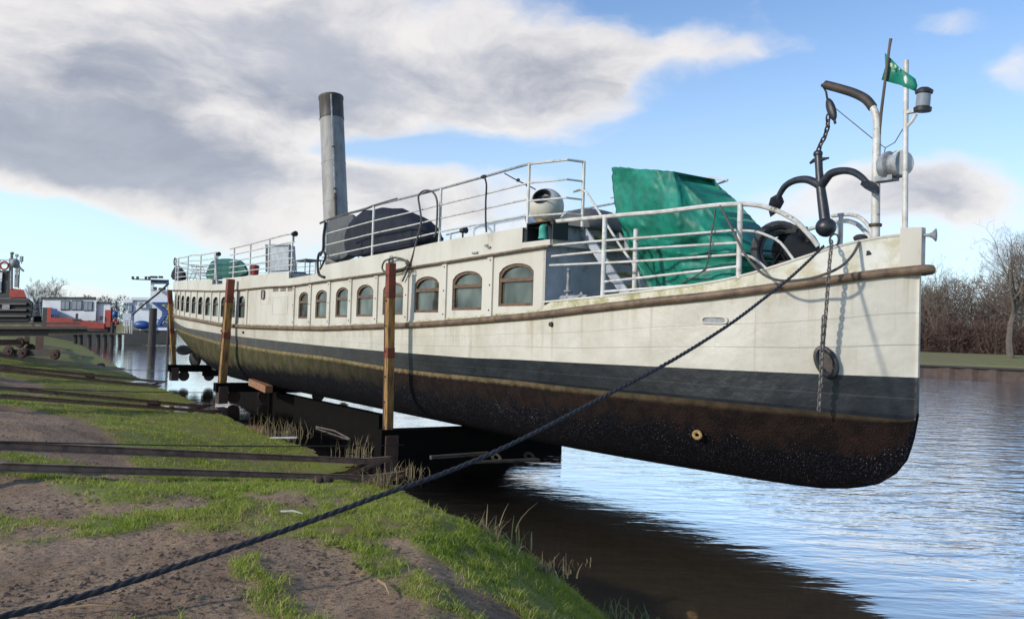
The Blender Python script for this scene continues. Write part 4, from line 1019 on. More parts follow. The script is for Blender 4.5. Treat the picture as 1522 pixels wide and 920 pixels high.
ax_ = (CP(1231, 147)-CP(1240, 181)); mb = MB(); mb.ell(CP(1235.5, 163), ax_*.5, V(BOW)*.075, V(PORT)*.05); mb.build('block_body', 'black', tag_b); mb = MB(); mb.tube([CP(1240, 178), CP(1241.5, 184)], .02, 6); mb.build('hook', 'black', tag_b)
chain('chain', [CP(1231, 172), CP(1230, 190), CP(1226, 203), CP(1219, 216), CP(1216, 226)], .105, .014, 'darksteel', 'short black chain between the pulley block and the anchor')
# anchor
an = thing('anchor', 'big black anchor with two curved arms hanging over the bow rail', 'anchor', CP(1228, 352))
mb = MB(); pp = [CP(1216, 226), CP(1216.5, 234), CP(1217.5, 255), CP(1220, 280), CP(1224, 310), CP(1227, 335)]; mb.tube(pp, [.045, .058, .056, .068, .078, .08], 12); mb.ell(CP(1215.8, 229), V(UP)*.06, V(BOW)*.075, V(PORT)*.06); mb.ell(CP(1227.5, 338), V(UP)*.145, V(BOW)*.15, V(PORT)*.15, 20, 12)
mb.build('shank', 'anchor', an)
mb = MB(); mb.tube([CP(1204, 243), CP(1210, 238.5), CP(1222, 237), CP(1232, 235)], [.018, .03, .03, .014], 8); mb.build('ring_bar', 'anchor', an)
crown = CP(1220, 277)
def arm(pts, rr, tip, wd):
    mb = MB(); Q = smooth_path(pts, 4); mb.tube(Q, list(np.interp(np.linspace(0, 1, len(Q)), [0, .4, 1], rr)), 10)
    o = mb.build('arm', 'anchor', an); t = (Q[-1]-Q[-4]).normalized(); n = Vector((.12, -1, .1)).cross(t); w = t.cross(n).normalized(); nn = w.cross(t)
    m2 = MB(); B0 = Q[-1]; L_ = tip
    pr = [(-.30, .02), (-.15, .55), (.05, 1.0), (.4, .9), (.75, .5), (1, .02)]
    rows = [[B0+t*L_*a-nn*wd*b, B0+t*L_*a+w*.03*(.3+b), B0+t*L_*a+nn*wd*b, B0+t*L_*a-w*.03*(.3+b)] for a, b in pr]; m2.grid(rows, closed=True); m2.build('fluke', 'anchor', o)
arm([crown, CP(1211, 271.5), CP(1198, 267), CP(1182, 268.5), CP(1168, 276), CP(1160, 287), CP(1156, 296)], [.070, .055, .04], .30, .115)
arm([crown, CP(1228, 266, .03), CP(1236, 258, .06), CP(1252, 254, .10), CP(1268, 256, .15), CP(1281, 264, .19), CP(1289, 272, .22)], [.070, .057, .04], .30, .115)
cr = crown; 
# anchor ring and hanging chain
mb = MB(); c = CP(1240, 357, .02+.25); mb.tube([c+V(UP)*.085*math.sin(a)+V(BOW)*.075*math.cos(a) for a in np.linspace(0, 2*PI, 18, endpoint=False)], .014, 6, closed=True); tag(mb.build('shackle_ring', 'darksteel'), 'iron ring under the ball of the anchor', 'ring')
sC = inv(1232, 420)[0]
tcC = half(sC)+.24
chain('anchor_chain', [V(SP(1236, 358, tcC-.15)), V(SP(1235, 372, tcC-.03)), V(SP(1233, 390, tcC)), V(SP(1228, 460, tcC)), V(SP(1222, 530, tcC)), V(SP(1219, 575, tcC)), V(SP(1217, 610, tcC))], .075, .0115, 'chain', 'long grey chain hanging down the white bow past the dark oval pipe')
chain('anchor_chain', [V(SP(1224, 470, tcC+.03)), V(SP(1221, 530, tcC+.03)), V(SP(1220, 575, tcC+.02))], .075, .0115, 'chain', 'shorter doubled length of grey chain over the oval pipe on the bow')
# masts
zs = Zgun(.3)
mst = thing('mast', 'thin white mast at the tip of the bow carrying the lantern', 'mast', CP(1345, 346)); ms = MB(); ms.tube([CP(1345, 347), CP(1346, 200), CP(1347, 90)], [.038, .036, .032], 10); ms.build('pole', 'rail', mst)
ms = MB(); ms.tube([CP(1347, 190), CP(1356, 180), CP(1362, 170)], .022, 6); ms.tube([CP(1345, 168), CP(1372, 163)], .03, 6); ms.build('lamp_bracket', 'rail', mst)
lt = MB(); c = CP(1371, 166); ax = (CP(1372, 131)-CP(1369, 166)).normalized(); hL = (CP(1372, 131)-CP(1370, 166)).length
lt.lathe(c, ax, [(0, .02), (.0, .11), (.05, .115), (.06, .085), (hL*.75, .085), (hL*.76, .11), (hL*.88, .115), (hL, .06)], 16); lo = lt.build('lantern', 'black', mst)
lt = MB(); lt.lathe(c+ax*.065, ax, [(0, .09), (hL*.75-.07, .09)], 16); lt.build('lens', 'lampglass', lo)
fst = thing('flagstaff', 'slim wooden flagstaff leaning beside the davit', 'flagstaff', CP(1304, 250)); ms = MB(); ms.tube([CP(1303, 350), CP(1304, 230), CP(1310, 165), CP(1322, 70), CP(1324, 58)], [.022, .022, .022, .02, .024], 8); ms.build('pole', 'bark', fst)
# green pennant with pale emblem
fl = MB(); rows = []
for i in range(11):
    f = i/10; x = 1315+46*f; wv = math.sin(f*7)*.05
    top_y = 79+f*40+math.sin(f*5)*2; bot_y = 119+f*14
    if f > .6: bot_y = 127+ (f-.6)*22; 
    rows.append([CP(x-2*f, top_y, .0)+V(PORT)*wv, CP(x-1, (top_y+bot_y)/2, .0)+V(PORT)*(wv+.03), CP(x-2-(1-f)*3, max(bot_y, top_y+2), .0)+V(PORT)*wv])
fl.grid(rows); fo = fl.build('pennant', 'green'); tag(fo, 'green pennant with a pale emblem flying from the flagstaff', 'flag'); q = fo.modifiers.new('t', 'SOLIDIFY'); q.thickness = .004
em = MB(); MT['emblem'] = mat('emblem', (.45, .55, .30), .6)
for (x, y, w, h) in ((1325, 97, 3.2, 6), (1331, 99, 2.4, 5), (1337, 103, 2.2, 4), (1328, 106, 5, 1.2)):
    em.prism([CP(x-w/2, y-h/2, .06), CP(x+w/2, y-h/2+.6, .06), CP(x+w/2, y+h/2, .06), CP(x-w/2, y+h/2-.6, .06)], -PORT*.004)
em.build('emblem', 'emblem', fo, smooth=False)
# searchlight drum and white dish between davit and mast
sp = thing('searchlight', 'grey searchlight drum with round white face on the davit post', 'searchlight', CP(1322, 262))
mb = MB(); mb.lathe(CP(1311, 248), (CP(1340, 244)-CP(1311, 248)), [(0, .15), (.06, .19), (.12, .20), (.15, .15), (.20, .15), (.23, .19), (.30, .18)], 20); mb.build('drum', 'greyrail', sp)
mb = MB(); mb.lathe(CP(1338, 243, .0), (V(BOW)*1-V(PORT)*.45).normalized(), [(0, .10), (.02, .165), (.05, .175), (.065, .165), (.07, .01)], 24); mb.build('face', 'rail', sp)
mb = MB(); mb.boxm(CP(1318, 266), V(BOW)*.13, V(PORT)*.09, V(UP)*.035); mb.tube([CP(1303, 270), CP(1318, 266)], .03, 6); mb.build('bracket', 'greyrail', sp)
# stays
mb = MB(); mb.tube([CP(1240, 160), CP(1305, 213), CP(1316, 220), CP(1330, 212), CP(1343, 190)], .007, 5); tag(mb.build('wire_stay', 'hose'), 'thin wire from the pulley block across to the mast', 'wire')
mb = MB(); mb.tube([CP(1316, 220), CP(1312, 238)], .007, 5); tag(mb.build('lamp_cable', 'hose'), 'short cable dropping from the wire to the searchlight', 'cable')
# horn on the stem head
hn = MB(); a = S(-.03, .0, Zgun(.1)-.02); ahead = V(BOW)*.9+V(PORT)*.35; c = CP(1373, 350); hn.lathe(c, ahead, [(0, .02), (.06, .022), (.10, .04), (.14, .085), (.15, .085), (.14, .01)], 14); hn.build('fog_horn', 'greyrail', ship)
# bollard with wrapped rope tail on the bulwark
bo = MB(); bo.ell(CP(1279, 354, .22), V(UP)*.055, V(BOW)*.10, V(PORT)*.09); bo.tube([CP(1276, 356, .22), CP(1284, 362, .30), CP(1289, 372, .34), CP(1292, 380, .36)], [.05, .055, .05, .04], 8); tag(bo.build('rope_bundle', 'rope'), 'dark rope bundle tied on the bulwark with a hanging tail', 'rope')
ho = MB(); ho.tube(smooth_path([CP(1277, 360, .45), V(SP(1268, 378, .62)), V(SP(1250, 396, .9)), V(SP(1222, 409, 1.1)), V(SP(1190, 416, 1.2)), V(SP(1160, 417, 1.35)), V(SP(1135, 408, 1.45)), V(SP(1112, 385, 1.45)), V(SP(1095, 355, 1.42)), V(SP(1083, 330, 1.4)), V(SP(1070, 306, 1.4))], 5), .019, 7); tag(ho.build('slack_rope', 'hose'), 'slack grey rope sagging from the bulwark bundle to the forward rail', 'rope')
# arched rail of the bow, port side, and its pulpit arc
mb = MB(); mb.tube(smooth_path([CP(1237, 321, -.55), CP(1262, 319, -.4), CP(1280, 325, -.25), CP(1292, 338, -.12), CP(1297, 352, -.05)], 4), .03, 7); mb.tube([CP(1250, 320, -.45), CP(1249, 368, -.45)], .035, 7); mb.build('bow_arc_rail', 'rail', ship)
mb = MB(); p1, p2, p3 = SP(1050, 264, -1.5), SP(1082, 268, -1.7), SP(1031, 286, -1.93); mb.tube([p1, p2, p3], .022, 6); mb.tube([SP(1050, 282, -1.5), SP(1078, 288.5, -1.7), SP(1060, 296, -1.8)], .018, 6)
pw = mb.build('front_railing', 'rail', ship); mb = MB(); mb.tube([SP(1050.5, 306, -1.5), SP(1050, 264, -1.5)], .028, 8); mb.build('stanchion', 'rail', pw); mb = MB(); mb.tube([SP(1066, 306, -1.75), SP(1065.5, 274, -1.75)], .026, 8); mb.build('stanchion', 'rail', pw)
# ------------------------------------------------------------ things standing on the decks
def blob_tarp(name, m, label, cat, prof, t0, t1, dz=.03, jitter=.02, folds=14, org=None):
    """tarp over gear: px outline on a ship plane extruded across the ship with sagging faces"""
    n = len(prof); mb = MB(); rows = []; k = 10; tm = (t0+t1)/2
    base = [np.array(SP(x, y, tm)) for x, y in prof]; c = sum(base)/n; zb_ = min(b[2] for b in base)
    for j in range(k+1):
        f = j/k; t = t1+(t0-t1)*f; hf = .74+.26*math.sin(PI*f)**.55; wf = .93+.07*math.sin(PI*f)**.5; row = []
        for i, b in enumerate(base):
            q = np.array([c[0]+(b[0]-c[0])*wf, c[1]+(b[1]-c[1])*wf, zb_+(b[2]-zb_)*hf]) + np.array(-PORT*float(t-tm))
            row.append(q+np.array(BOW)*noise.noise(V(q)*2.3)*jitter)
        rows.append(row)
    mb.grid(rows, closed=True)
    for r, fl in ((rows[0], 1), (rows[-1], 0)):
        cc = sum(r)/n; o = len(mb.v); mb.v += [tuple(p) for p in r]+[tuple(cc+(PORT*-.03 if fl else PORT*.03))]
        for i in range(n): mb.f.append((o+i, o+(i+1) % n, o+n)); mb.mi.append(0)
    o = mb.build(name, m); return tag(o, label, cat)
def soft(o, lv=2, st=.05, sz=.5):
    s = o.modifiers.new('s', 'SUBSURF'); s.levels = s.render_levels = lv
    tx = bpy.data.textures.new('folds', 'CLOUDS'); tx.noise_scale = sz; tx.noise_depth = 3
    d = o.modifiers.new('d', 'DISPLACE'); d.texture = tx; d.strength = st; d.texture_coords = 'GLOBAL'; d.mid_level = .5
    o.data.shade_smooth(); return o
# big green tarp on the fore deck: a steep draped shape
def big_tarp():
    tN, tF = 1.05, -.55
    # near face outline (x, y) and far edge
    near_ = [(908, 247), (922, 246), (960, 262), (1000, 285), (1040, 312), (1060, 322), (1092, 360), (1096, 400), (1094, 412), (1058, 420), (1015, 426), (964, 430), (948, 400), (930, 360), (914, 318), (909, 275)]
    top_ = [(908, 247), (922, 246), (1000, 253), (1008, 266), (1036, 290), (1090, 348), (1096, 362), (1098, 402), (1097, 412), (1062, 418), (1018, 424), (968, 428), (952, 400), (932, 358), (916, 316), (910, 272)]
    n = len(near_); rows = []
    for j in range(8):
        f = j/7; row = []
        for (a, b) in zip(near_, top_):
            x = a[0]+(b[0]-a[0])*min(1, f*1.0); y = a[1]+(b[1]-a[1])*min(1, f)
            row.append(np.array(SP(a[0], a[1], tN))*(1-f)+np.array(SP(b[0], b[1], tF))*f)
        rows.append(row)
    mb = MB(); mb.grid(rows, closed=True); 
    for r in (rows[0], rows[-1]):
        # face fan by strips: left chain vs right chain for tidy subdivision
        L_ = [r[0]]+r[::-1][:6]+[]; L_ = [r[0], r[15], r[14], r[13], r[12], r[11]]; R_ = [r[1], r[3], r[5], r[6], r[8], r[10]]
        mids = [[L_[i]*(1-a)+R_[i]*a for a in np.linspace(0, 1, 7)] for i in range(6)]; mb.grid(mids)
    # loose knots of cloth in the near face
    o = mb.build('deck_tarp', 'green'); tag(o, 'tall bright green tarpaulin draped over gear on the fore deck', 'tarpaulin'); return o
def big_tarp2():
    """draped cloth: near face as a dense grid displaced with vertical pleats and sags"""
    tN, tF = 1.0, -.5
    Lc = [(908, 247), (909, 275), (914, 318), (930, 360), (948, 400), (964, 430)]
    Mc = [(1000, 254), (1006, 290), (1012, 330), (1014, 365), (1018, 398), (1024, 427)]
    Rc = [(1008, 262), (1036, 288), (1066, 324), (1092, 358), (1097, 385), (1096, 414)]
    def col(c, f): i = min(len(c)-2, int(f*(len(c)-1))); g = f*(len(c)-1)-i; return (c[i][0]*(1-g)+c[i+1][0]*g, c[i][1]*(1-g)+c[i+1][1]*g)
    rows = []; nu, nv = 60, 46
    def lat(u, f):
        # lateral offset: near along the ridge diagonal (left-top to bottom right), falling back to the right
        ridge = .45+.25*f
        b = tN-.75*max(0, u-ridge)**1.1*(1-f*.35)-.45*max(0, ridge-u)
        b += .045*math.sin(u*19+f*5+2*math.sin(f*4))*(.25+.75*f)+.035*math.sin(u*9-f*11)+.03*noise.noise(Vector((u*5, f*5, 1)))*2
        b -= .12*math.exp(-((f-.52-.12*u)/.045)**2)*(1 if u < .75 else .3)
        b += .10*math.exp(-((f-.60-.12*u)/.05)**2)
        return b
    for j in range(nv+1):
        f = j/nv; a = col(Lc, f); m_ = col(Mc, f); r = col(Rc, f); row = []
        for i in range(nu+1):
            u = i/nu
            if u < .6: g = u/.6; x = a[0]*(1-g)+m_[0]*g; y = a[1]*(1-g)+m_[1]*g
            else: g = (u-.6)/.4; x = m_[0]*(1-g)+r[0]*g; y = m_[1]*(1-g)+r[1]*g
            row.append(np.array(SP(x, y, lat(u, f))))
        rows.append(row)
    mb = MB(); mb.grid(rows)
    # the far side, mirrored across the mid plane of the tarp, and the closing skirts
    back = [[p+PORT*max(.12, (SS(p)[1]+.55)*(.7+.3*j/nv)) for i, p in enumerate(r)] for j, r in enumerate(rows)]
    mb.grid(back, flip=True); mb.grid([rows[0], back[0]], flip=True); mb.grid([[r[0] for r in rows], [r[0] for r in back]]); mb.grid([[r[-1] for r in rows], [r[-1] for r in back]], flip=True)
    o = mb.build('deck_tarp', 'green'); tag(o, 'tall bright green tarpaulin draped over gear on the fore deck', 'tarpaulin'); bm = bmesh.new(); bm.from_mesh(o.data); bmesh.ops.remove_doubles(bm, verts=bm.verts, dist=.002); bmesh.ops.recalc_face_normals(bm, faces=bm.faces); bm.to_mesh(o.data); bm.free(); tx = bpy.data.textures.new('creases', 'CLOUDS'); tx.noise_scale = .16; tx.noise_depth = 4; tx.noise_type = 'HARD_NOISE'; dd = o.modifiers.new('d', 'DISPLACE'); dd.texture = tx; dd.strength = .07; dd.texture_coords = 'GLOBAL'; return o
big_tarp2()
# dark tarp boat cover beside the funnel
o = blob_tarp('boat_cover', 'darktarp', 'dark blue-black tarpaulin hump on the upper deck right of the funnel', 'tarpaulin', [(528, 386), (527, 350), (529, 330), (538, 316), (560, 309), (585, 309), (612, 316), (632, 325), (642, 338), (643, 352), (648, 366), (600, 372), (560, 380)], .1, .9); soft(o, 1, .16, .20)
o = blob_tarp('grey_cover', 'greytarp', 'crumpled grey tarpaulin wrapped round the foot of the funnel', 'tarpaulin', [(484, 390), (486, 350), (487, 330), (496, 321), (515, 320), (528, 316), (533, 340), (534, 385)], .25, .55); soft(o, 2, .10, .18)
o = blob_tarp('green_cover', 'greendark', 'low green tarpaulin over a bench on the aft deck', 'tarpaulin', [(305, 416), (310, 400), (316, 386), (330, 384), (350, 385), (360, 386), (366, 398), (371, 410), (352, 410), (330, 414)], .9, 1.15); soft(o, 1, .12, .3)
o = blob_tarp('dome_cover', 'greytarp', 'pale grey dome shaped cover behind the ladder', 'tarpaulin', [(848, 352), (850, 330), (862, 314), (880, 309), (898, 312), (908, 322), (914, 352)], -1.2, -.1); soft(o, 2, .04, .4)
# low skylight
mb = MB(); P = [SP(x, y, .6) for x, y in ((668, 362), (676, 349), (730, 328), (778, 318), (783, 342), (783, 350))]; mb.prism(P, PORT*1.4); tag(mb.build('skylight', MT['bgwhite'], smooth=False, bevel=.02), 'low pale skylight on the upper deck between railing and cowl', 'skylight')
# cowl ventilator: white ball with dark mouth on a plinth
cw = thing('cowl_ventilator', 'round white ventilator with a dark open mouth at the front of the upper deck', 'ventilator', SP(811, 335, 1.25))
c = V(SP(812, 307, 1.2)); R_ = 26.5*proj(c)[2]/FOC
mb = MB(); md = Vector((-.36, -.78, .52)).normalized(); uu = md.orthogonal().normalized(); ww = md.cross(uu); rows = []
for i in range(15):
    th = math.acos(.86)+ (PI-math.acos(.86))*i/14; rows.append([c+md*R_*math.cos(th)+(uu*math.cos(a)+ww*math.sin(a))*R_*math.sin(th) for a in np.linspace(0, 2*PI, 28, endpoint=False)])
mb.grid(rows, closed=True); mb.build('ball', 'white', cw)
mb = MB(); rows = [[c+md*(R_*.84-R_*.5*math.sin(a_)*.0-d)+(uu*math.cos(a)+ww*math.sin(a))*r for a in np.linspace(0, 2*PI, 24, endpoint=False)] for d, r, a_ in ((-.015, R_*.53, 0), (-.015, R_*.46, 0), (.10, R_*.42, 0), (.16, .01, 0))]
mb.grid(rows, closed=True); mb.build('mouth', 'tarmetal', cw)
mb = MB(); b = SP(812, 332, 1.2); mb.lathe(V(b)-UP*.12, UP, [(0, .26), (.06, .26), (.14, .20), (.22, .20)], 20); mb.boxm(V(b)-UP*.16, BOW*.30, PORT*.26, UP*.03, 0); mb.build('plinth', 'post', cw)
mb = MB(); mb.tube(smooth_path([SP(796, 282, 1.4), SP(785, 276, 1.6), SP(768, 268, 1.8), SP(750, 258, 1.9)], 4), .012, 6)
for x, y in ((784, 275), (770, 268)): mb.ell(SP(x, y, 1.7), V(UP)*.035, V(BOW)*.05, V(PORT)*.03)
tag(mb.build('lashing_rope', 'rope'), 'thin dark lashing tied from the ball ventilator up to the top rail', 'rope')
# winch with a big wheel on the fore deck
wn = thing('anchor_winch', 'dark anchor winch with a big hooped wheel behind the bow railing', 'winch', SP(1170, 395, .2))
wc = V(SP(1160, 374, .35)); 
mb = MB()
for k, (rr, tt) in enumerate(((.40, .065), (.31, .03))):
    dpt = V(BOW)*.75+V(PORT)*.66; a1 = V(UP); b1 = (V(BOW)*.45+V(PORT)*.85).normalized()
    mb.tube([wc+a1*rr*math.sin(a)+b1*rr*math.cos(a) for a in np.linspace(0, 2*PI, 30, endpoint=False)], tt, 8, closed=True)
mb.build('wheel_rim', 'rubber', wn)
mb = MB()
for a in np.linspace(0, PI, 4)[:-1]: mb.tube([wc+V(UP)*.33*math.sin(a)+b1*.33*math.cos(a), wc-V(UP)*.33*math.sin(a)-b1*.33*math.cos(a)], .016, 6)
mb.build('spokes', 'black', wn)
mb = MB(); dc = V(SP(1183, 372, .1)); mb.lathe(dc-b1.cross(V(UP))*.25, b1.cross(V(UP)), [(0, .28), (.03, .28), (.035, .19), (.40, .19), (.41, .28), (.45, .28)], 20); mb.boxm(dc-V(UP)*.28, V(BOW)*.3, V(PORT)*.3, V(UP)*.10); mb.build('drum', 'black', wn)
mb = MB(); mb.boxm(SP(1166, 346, .2), V(BOW)*.28, V(PORT)*.10, V(UP)*.03); mb.tube([SP(1148, 342, .2), SP(1158, 346, .2)], .05, 8); mb.tube([SP(1197, 338, .2), SP(1201, 360, .2)], .035, 8); mb.boxm(SP(1183, 340, .2), V(BOW)*.08, V(PORT)*.05, V(UP)*.05); mb.build('gear_head', 'black', wn)
for x, y0, y1 in ((1112, 365, 405), (1122, 350, 400), (1134, 352, 398)): mb = MB(); mb.tube([SP(x, y1, -.3), SP(x, y0, -.3)], .035, 8); mb.lathe(SP(x, y0, -.3), UP, [(0, .05), (.03, .06), (.05, .02)], 8); mb.build('brake_lever', 'greyrail', wn)
# red bucket, grey box and chairs on the aft decks
mb = MB(); b = SP(378, 409, 1.2); mb.lathe(b, UP, [(0, .14), (.30, .16), (.31, .17), (.34, .16), (.36, .10)], 14); tag(mb.build('red_bucket', 'redpaint'), 'small red bucket on the aft deck beside the green cover', 'bucket')
MT['boxgrey'] = mat('box_grey', (.40, .43, .46), .5)
mb = MB(); P = [SP(x, y, .2) for x, y in ((397, 404), (396, 366), (429, 365), (431, 402))]; mb.prism(P, PORT*.25); tag(mb.build('deck_locker', 'boxgrey', smooth=False, bevel=.03), 'pale grey panel shaped locker standing on the midship deck', 'locker')
mb = MB(); mb.beam(SP(396, 404, .24), SP(396, 364, .24), .06, .06); mb.beam(SP(430, 403, .24), SP(430, 364, .24), .06, .06); mb.beam(SP(395, 364.5, .24), SP(431, 364, .24), .06, .06); tag(mb.build('locker_frame', 'greyrail', smooth=False), 'dark grey frame around the pale locker', 'frame')
MT['blueplastic'] = mat('blue_plastic', (.03, .12, .30), .5)
mb = MB(); mb.boxm(SP(442, 408, 1.4), BOW*.22, PORT*.2, UP*.07); tag(mb.build('blue_crate', 'blueplastic', smooth=False, bevel=.02), 'small blue crate in the low gap of the upper deck', 'crate')
for nm, x, y, w, h, lab in (('deck_table', 457, 397, .55, .38, 'white framed folding table in the low gap of the upper deck'),):
    mb = MB(); c = V(SP(x, y, .9)); mb.boxm(c+V(UP)*.2, V(BOW)*w, V(PORT)*.3, V(UP)*.015)
    for i in (-1, 1):
        for j in (-1, 1): mb.tube([c+V(BOW)*w*.8*i+V(PORT)*.25*j-V(UP)*.35, c+V(BOW)*w*.8*i+V(PORT)*.25*j+V(UP)*.2], .018, 6)
    tag(mb.build(nm, 'greyrail', smooth=False), lab, 'table')
dk = MB(); 
o = blob_tarp('folded_chairs', 'darktarp', 'dark bundle of folded chairs at the stern railing', 'chairs', [(257, 417), (257, 402), (262, 393), (268, 395), (273, 404), (277, 417)], .6, .85); soft(o, 1, .15, .3)
mb = MB(); c = SP(260, 389, .9); mb.tube([V(c)+V(UP)*.17*math.sin(a)+V(BOW)*.17*math.cos(a) for a in np.linspace(0, 2*PI, 20, endpoint=False)], .03, 6, closed=True); tag(mb.build('stern_hoop', 'black'), 'dark hoop standing above the stern railing', 'hoop')
for i, x in enumerate((284, 290)):
    ch = MB(); a0 = SP(x, 394, .8); a1 = SP(x+8, 416, .8)
    for d in (0, .5): ch.tube([np.array(a0)+PORT*d, np.array(a1)+PORT*d], .02, 5)
    for f in (.1, .3, .5, .7): p = np.array(a0)*(1-f)+np.array(a1)*f; ch.tube([p, p+PORT*.5], .02, 5)
    ch.tube([np.array(SP(x+2, 404, .8)), np.array(SP(x-3, 416, .8))], .02, 5)
    tag(ch.build('deck_chair', 'rail'), ('white slatted deck chair nearer the stern railing', 'white slatted deck chair nearer the green cover')[i], 'chair')
# lamps on rails
for (x, y, tt, nm) in ((437, 348, 1.95, 'black floodlight on the forward end of the midship railing'), (324, 378, 1.9, 'black floodlight on the forward end of the aft railing'), (688, 343, 1.7, 'small black camera lamp low on the upper deck edge')):
    p = V(SP(x, y, tt)); f = MB(); s_ = .085 if x != 688 else .07; f.ell(p, V(BOW)*s_*1.3, V(PORT)*s_, V(UP)*s_*.8, 12, 8); f.tube([p, p-V(UP)*.22], .02, 6); f.lathe(p+V(BOW)*s_*.7, V(BOW), [(0, s_*.8), (.06, s_)], 12); tag(f.build('floodlight', 'black'), nm, 'lamp')
mb = MB(); mb.tube([SP(320, 378, 2.0-.05), SP(323, 424, 2.0-.05)], .05, 8); mb.build('stern_gate_post', 'greyrail', ship)
# ropes and hoses on the rail
def rp(name, pts, r, m, lab, cat_n='rope', t=2.03):
    mb = MB(); P = [V(SP(p[0], p[1], p[2] if len(p) > 2 else t)) for p in pts]; mb.tube(smooth_path(P, 5), r, 7); return tag(mb.build(name, m), lab, cat_n)
rp('hanging_rope', [(598, 418, 2.08), (604, 405, 2.08), (612, 385, 2.06), (620, 355), (626, 330), (624, 310), (622, 292), (630, 284), (642, 285), (649, 296), (650, 315), (648, 345), (645, 352)], .022, 'hose', 'thick grey rope looped over the upper railing and hanging down the fascia')
rp('hanging_rope', [(720, 263), (723, 275), (722, 300), (722, 330), (723, 345)], .018, 'rope', 'thin dark line dropping from a knot on the top rail', t=1.98)
mb = MB(); mb.ell(SP(719, 263, 1.97), V(BOW)*.10, V(UP)*.04, V(PORT)*.04); tag(mb.build('rope_knot', 'rope'), 'dark knot of rope on the top rail', 'knot')
rp('railing_rope', [(476, 332, 1.95), (490, 326, 1.95), (512, 319, 1.95), (540, 312, 1.95), (556, 306, 1.95), (590, 296, 1.95)], .03, 'hose', 'dull grey rope lashed along the after end of the top rail')
rp('rope_hank', [(484, 330, 2.0), (481, 350, 2.02), (480, 372, 2.02), (474, 378, 2.04), (472, 392, 2.06), (474, 408, 2.08), (482, 412, 2.08)], .035, 'rope', 'dark hank of rope hanging at the after end of the upper railing')
rp('rope_hank', [(476, 380, 2.05), (480, 374, 2.05), (484, 380, 2.05), (480, 392, 2.05), (476, 400, 2.05)], .03, 'rope', 'small black coil beside the dark hank of rope')
rp('rail_cable', [(1064, 310, 1.42), (1058, 345, 1.42), (1055, 370, 1.42), (1050, 395, 1.42), (1038, 408, 1.45), (1014, 420, 1.5)], .012, 'hose', 'thin grey cable hanging inside the forward railing over the green tarpaulin')
rp('mooring_line', [(250, 422, 1.2), (235, 436, 1.0), (215, 452, .8), (197, 468, .5)], .05, 'rope', 'dark line from the stern down to the white and blue workboat')

# ------------------------------------------------------------ mooring rope (three strands)
def twisted(name, P, r, label, turns=14.):
    P = [V(p) for p in P]; L_ = [0.]
    for a, b in zip(P, P[1:]): L_.append(L_[-1]+(b-a).length)
    n = int(L_[-1]/.022); pts = []
    for i in range(n+1):
        l = L_[-1]*i/n; j = min(len(P)-2, max(0, int(np.searchsorted(L_, l))-1)); pts.append(P[j].lerp(P[j+1], (l-L_[j])/(L_[j+1]-L_[j])))
    mb = MB(); t = (pts[-1]-pts[0]).normalized(); u = t.cross(Vector((0, 0, 1))).normalized(); w = u.cross(t)
    for s in range(3):
        Q = [p+(u*math.cos(i*.022*turns*2+s*2*PI/3)+w*math.sin(i*.022*turns*2+s*2*PI/3))*r*.5 for i, p in enumerate(pts)]; mb.tube(Q, r*.58, 6)
    o = mb.build(name, 'rope'); return tag(o, label, 'rope')
rpx = [(-60, 935), (0, 917), (100, 892), (200, 862), (300, 829), (420, 789), (560, 738), (680, 695), (780, 650), (900, 588), (1000, 535), (1080, 485), (1130, 448), (1180, 408), (1224, 366)]
pe = np.array(SP(1224, 366, 1.15)); dend = float((pe-CAM)@cF); pts = []
for x, y in rpx:
    f = (x+60)/(1224+60); inv_d = (1/4.05)*(1-f)+(1/dend)*f; pts.append(PD(x, y, 1/inv_d))
twisted('mooring_rope', smooth_path(pts, 4), .0185, 'thick dark twisted mooring rope running from the near bank up to the bow')

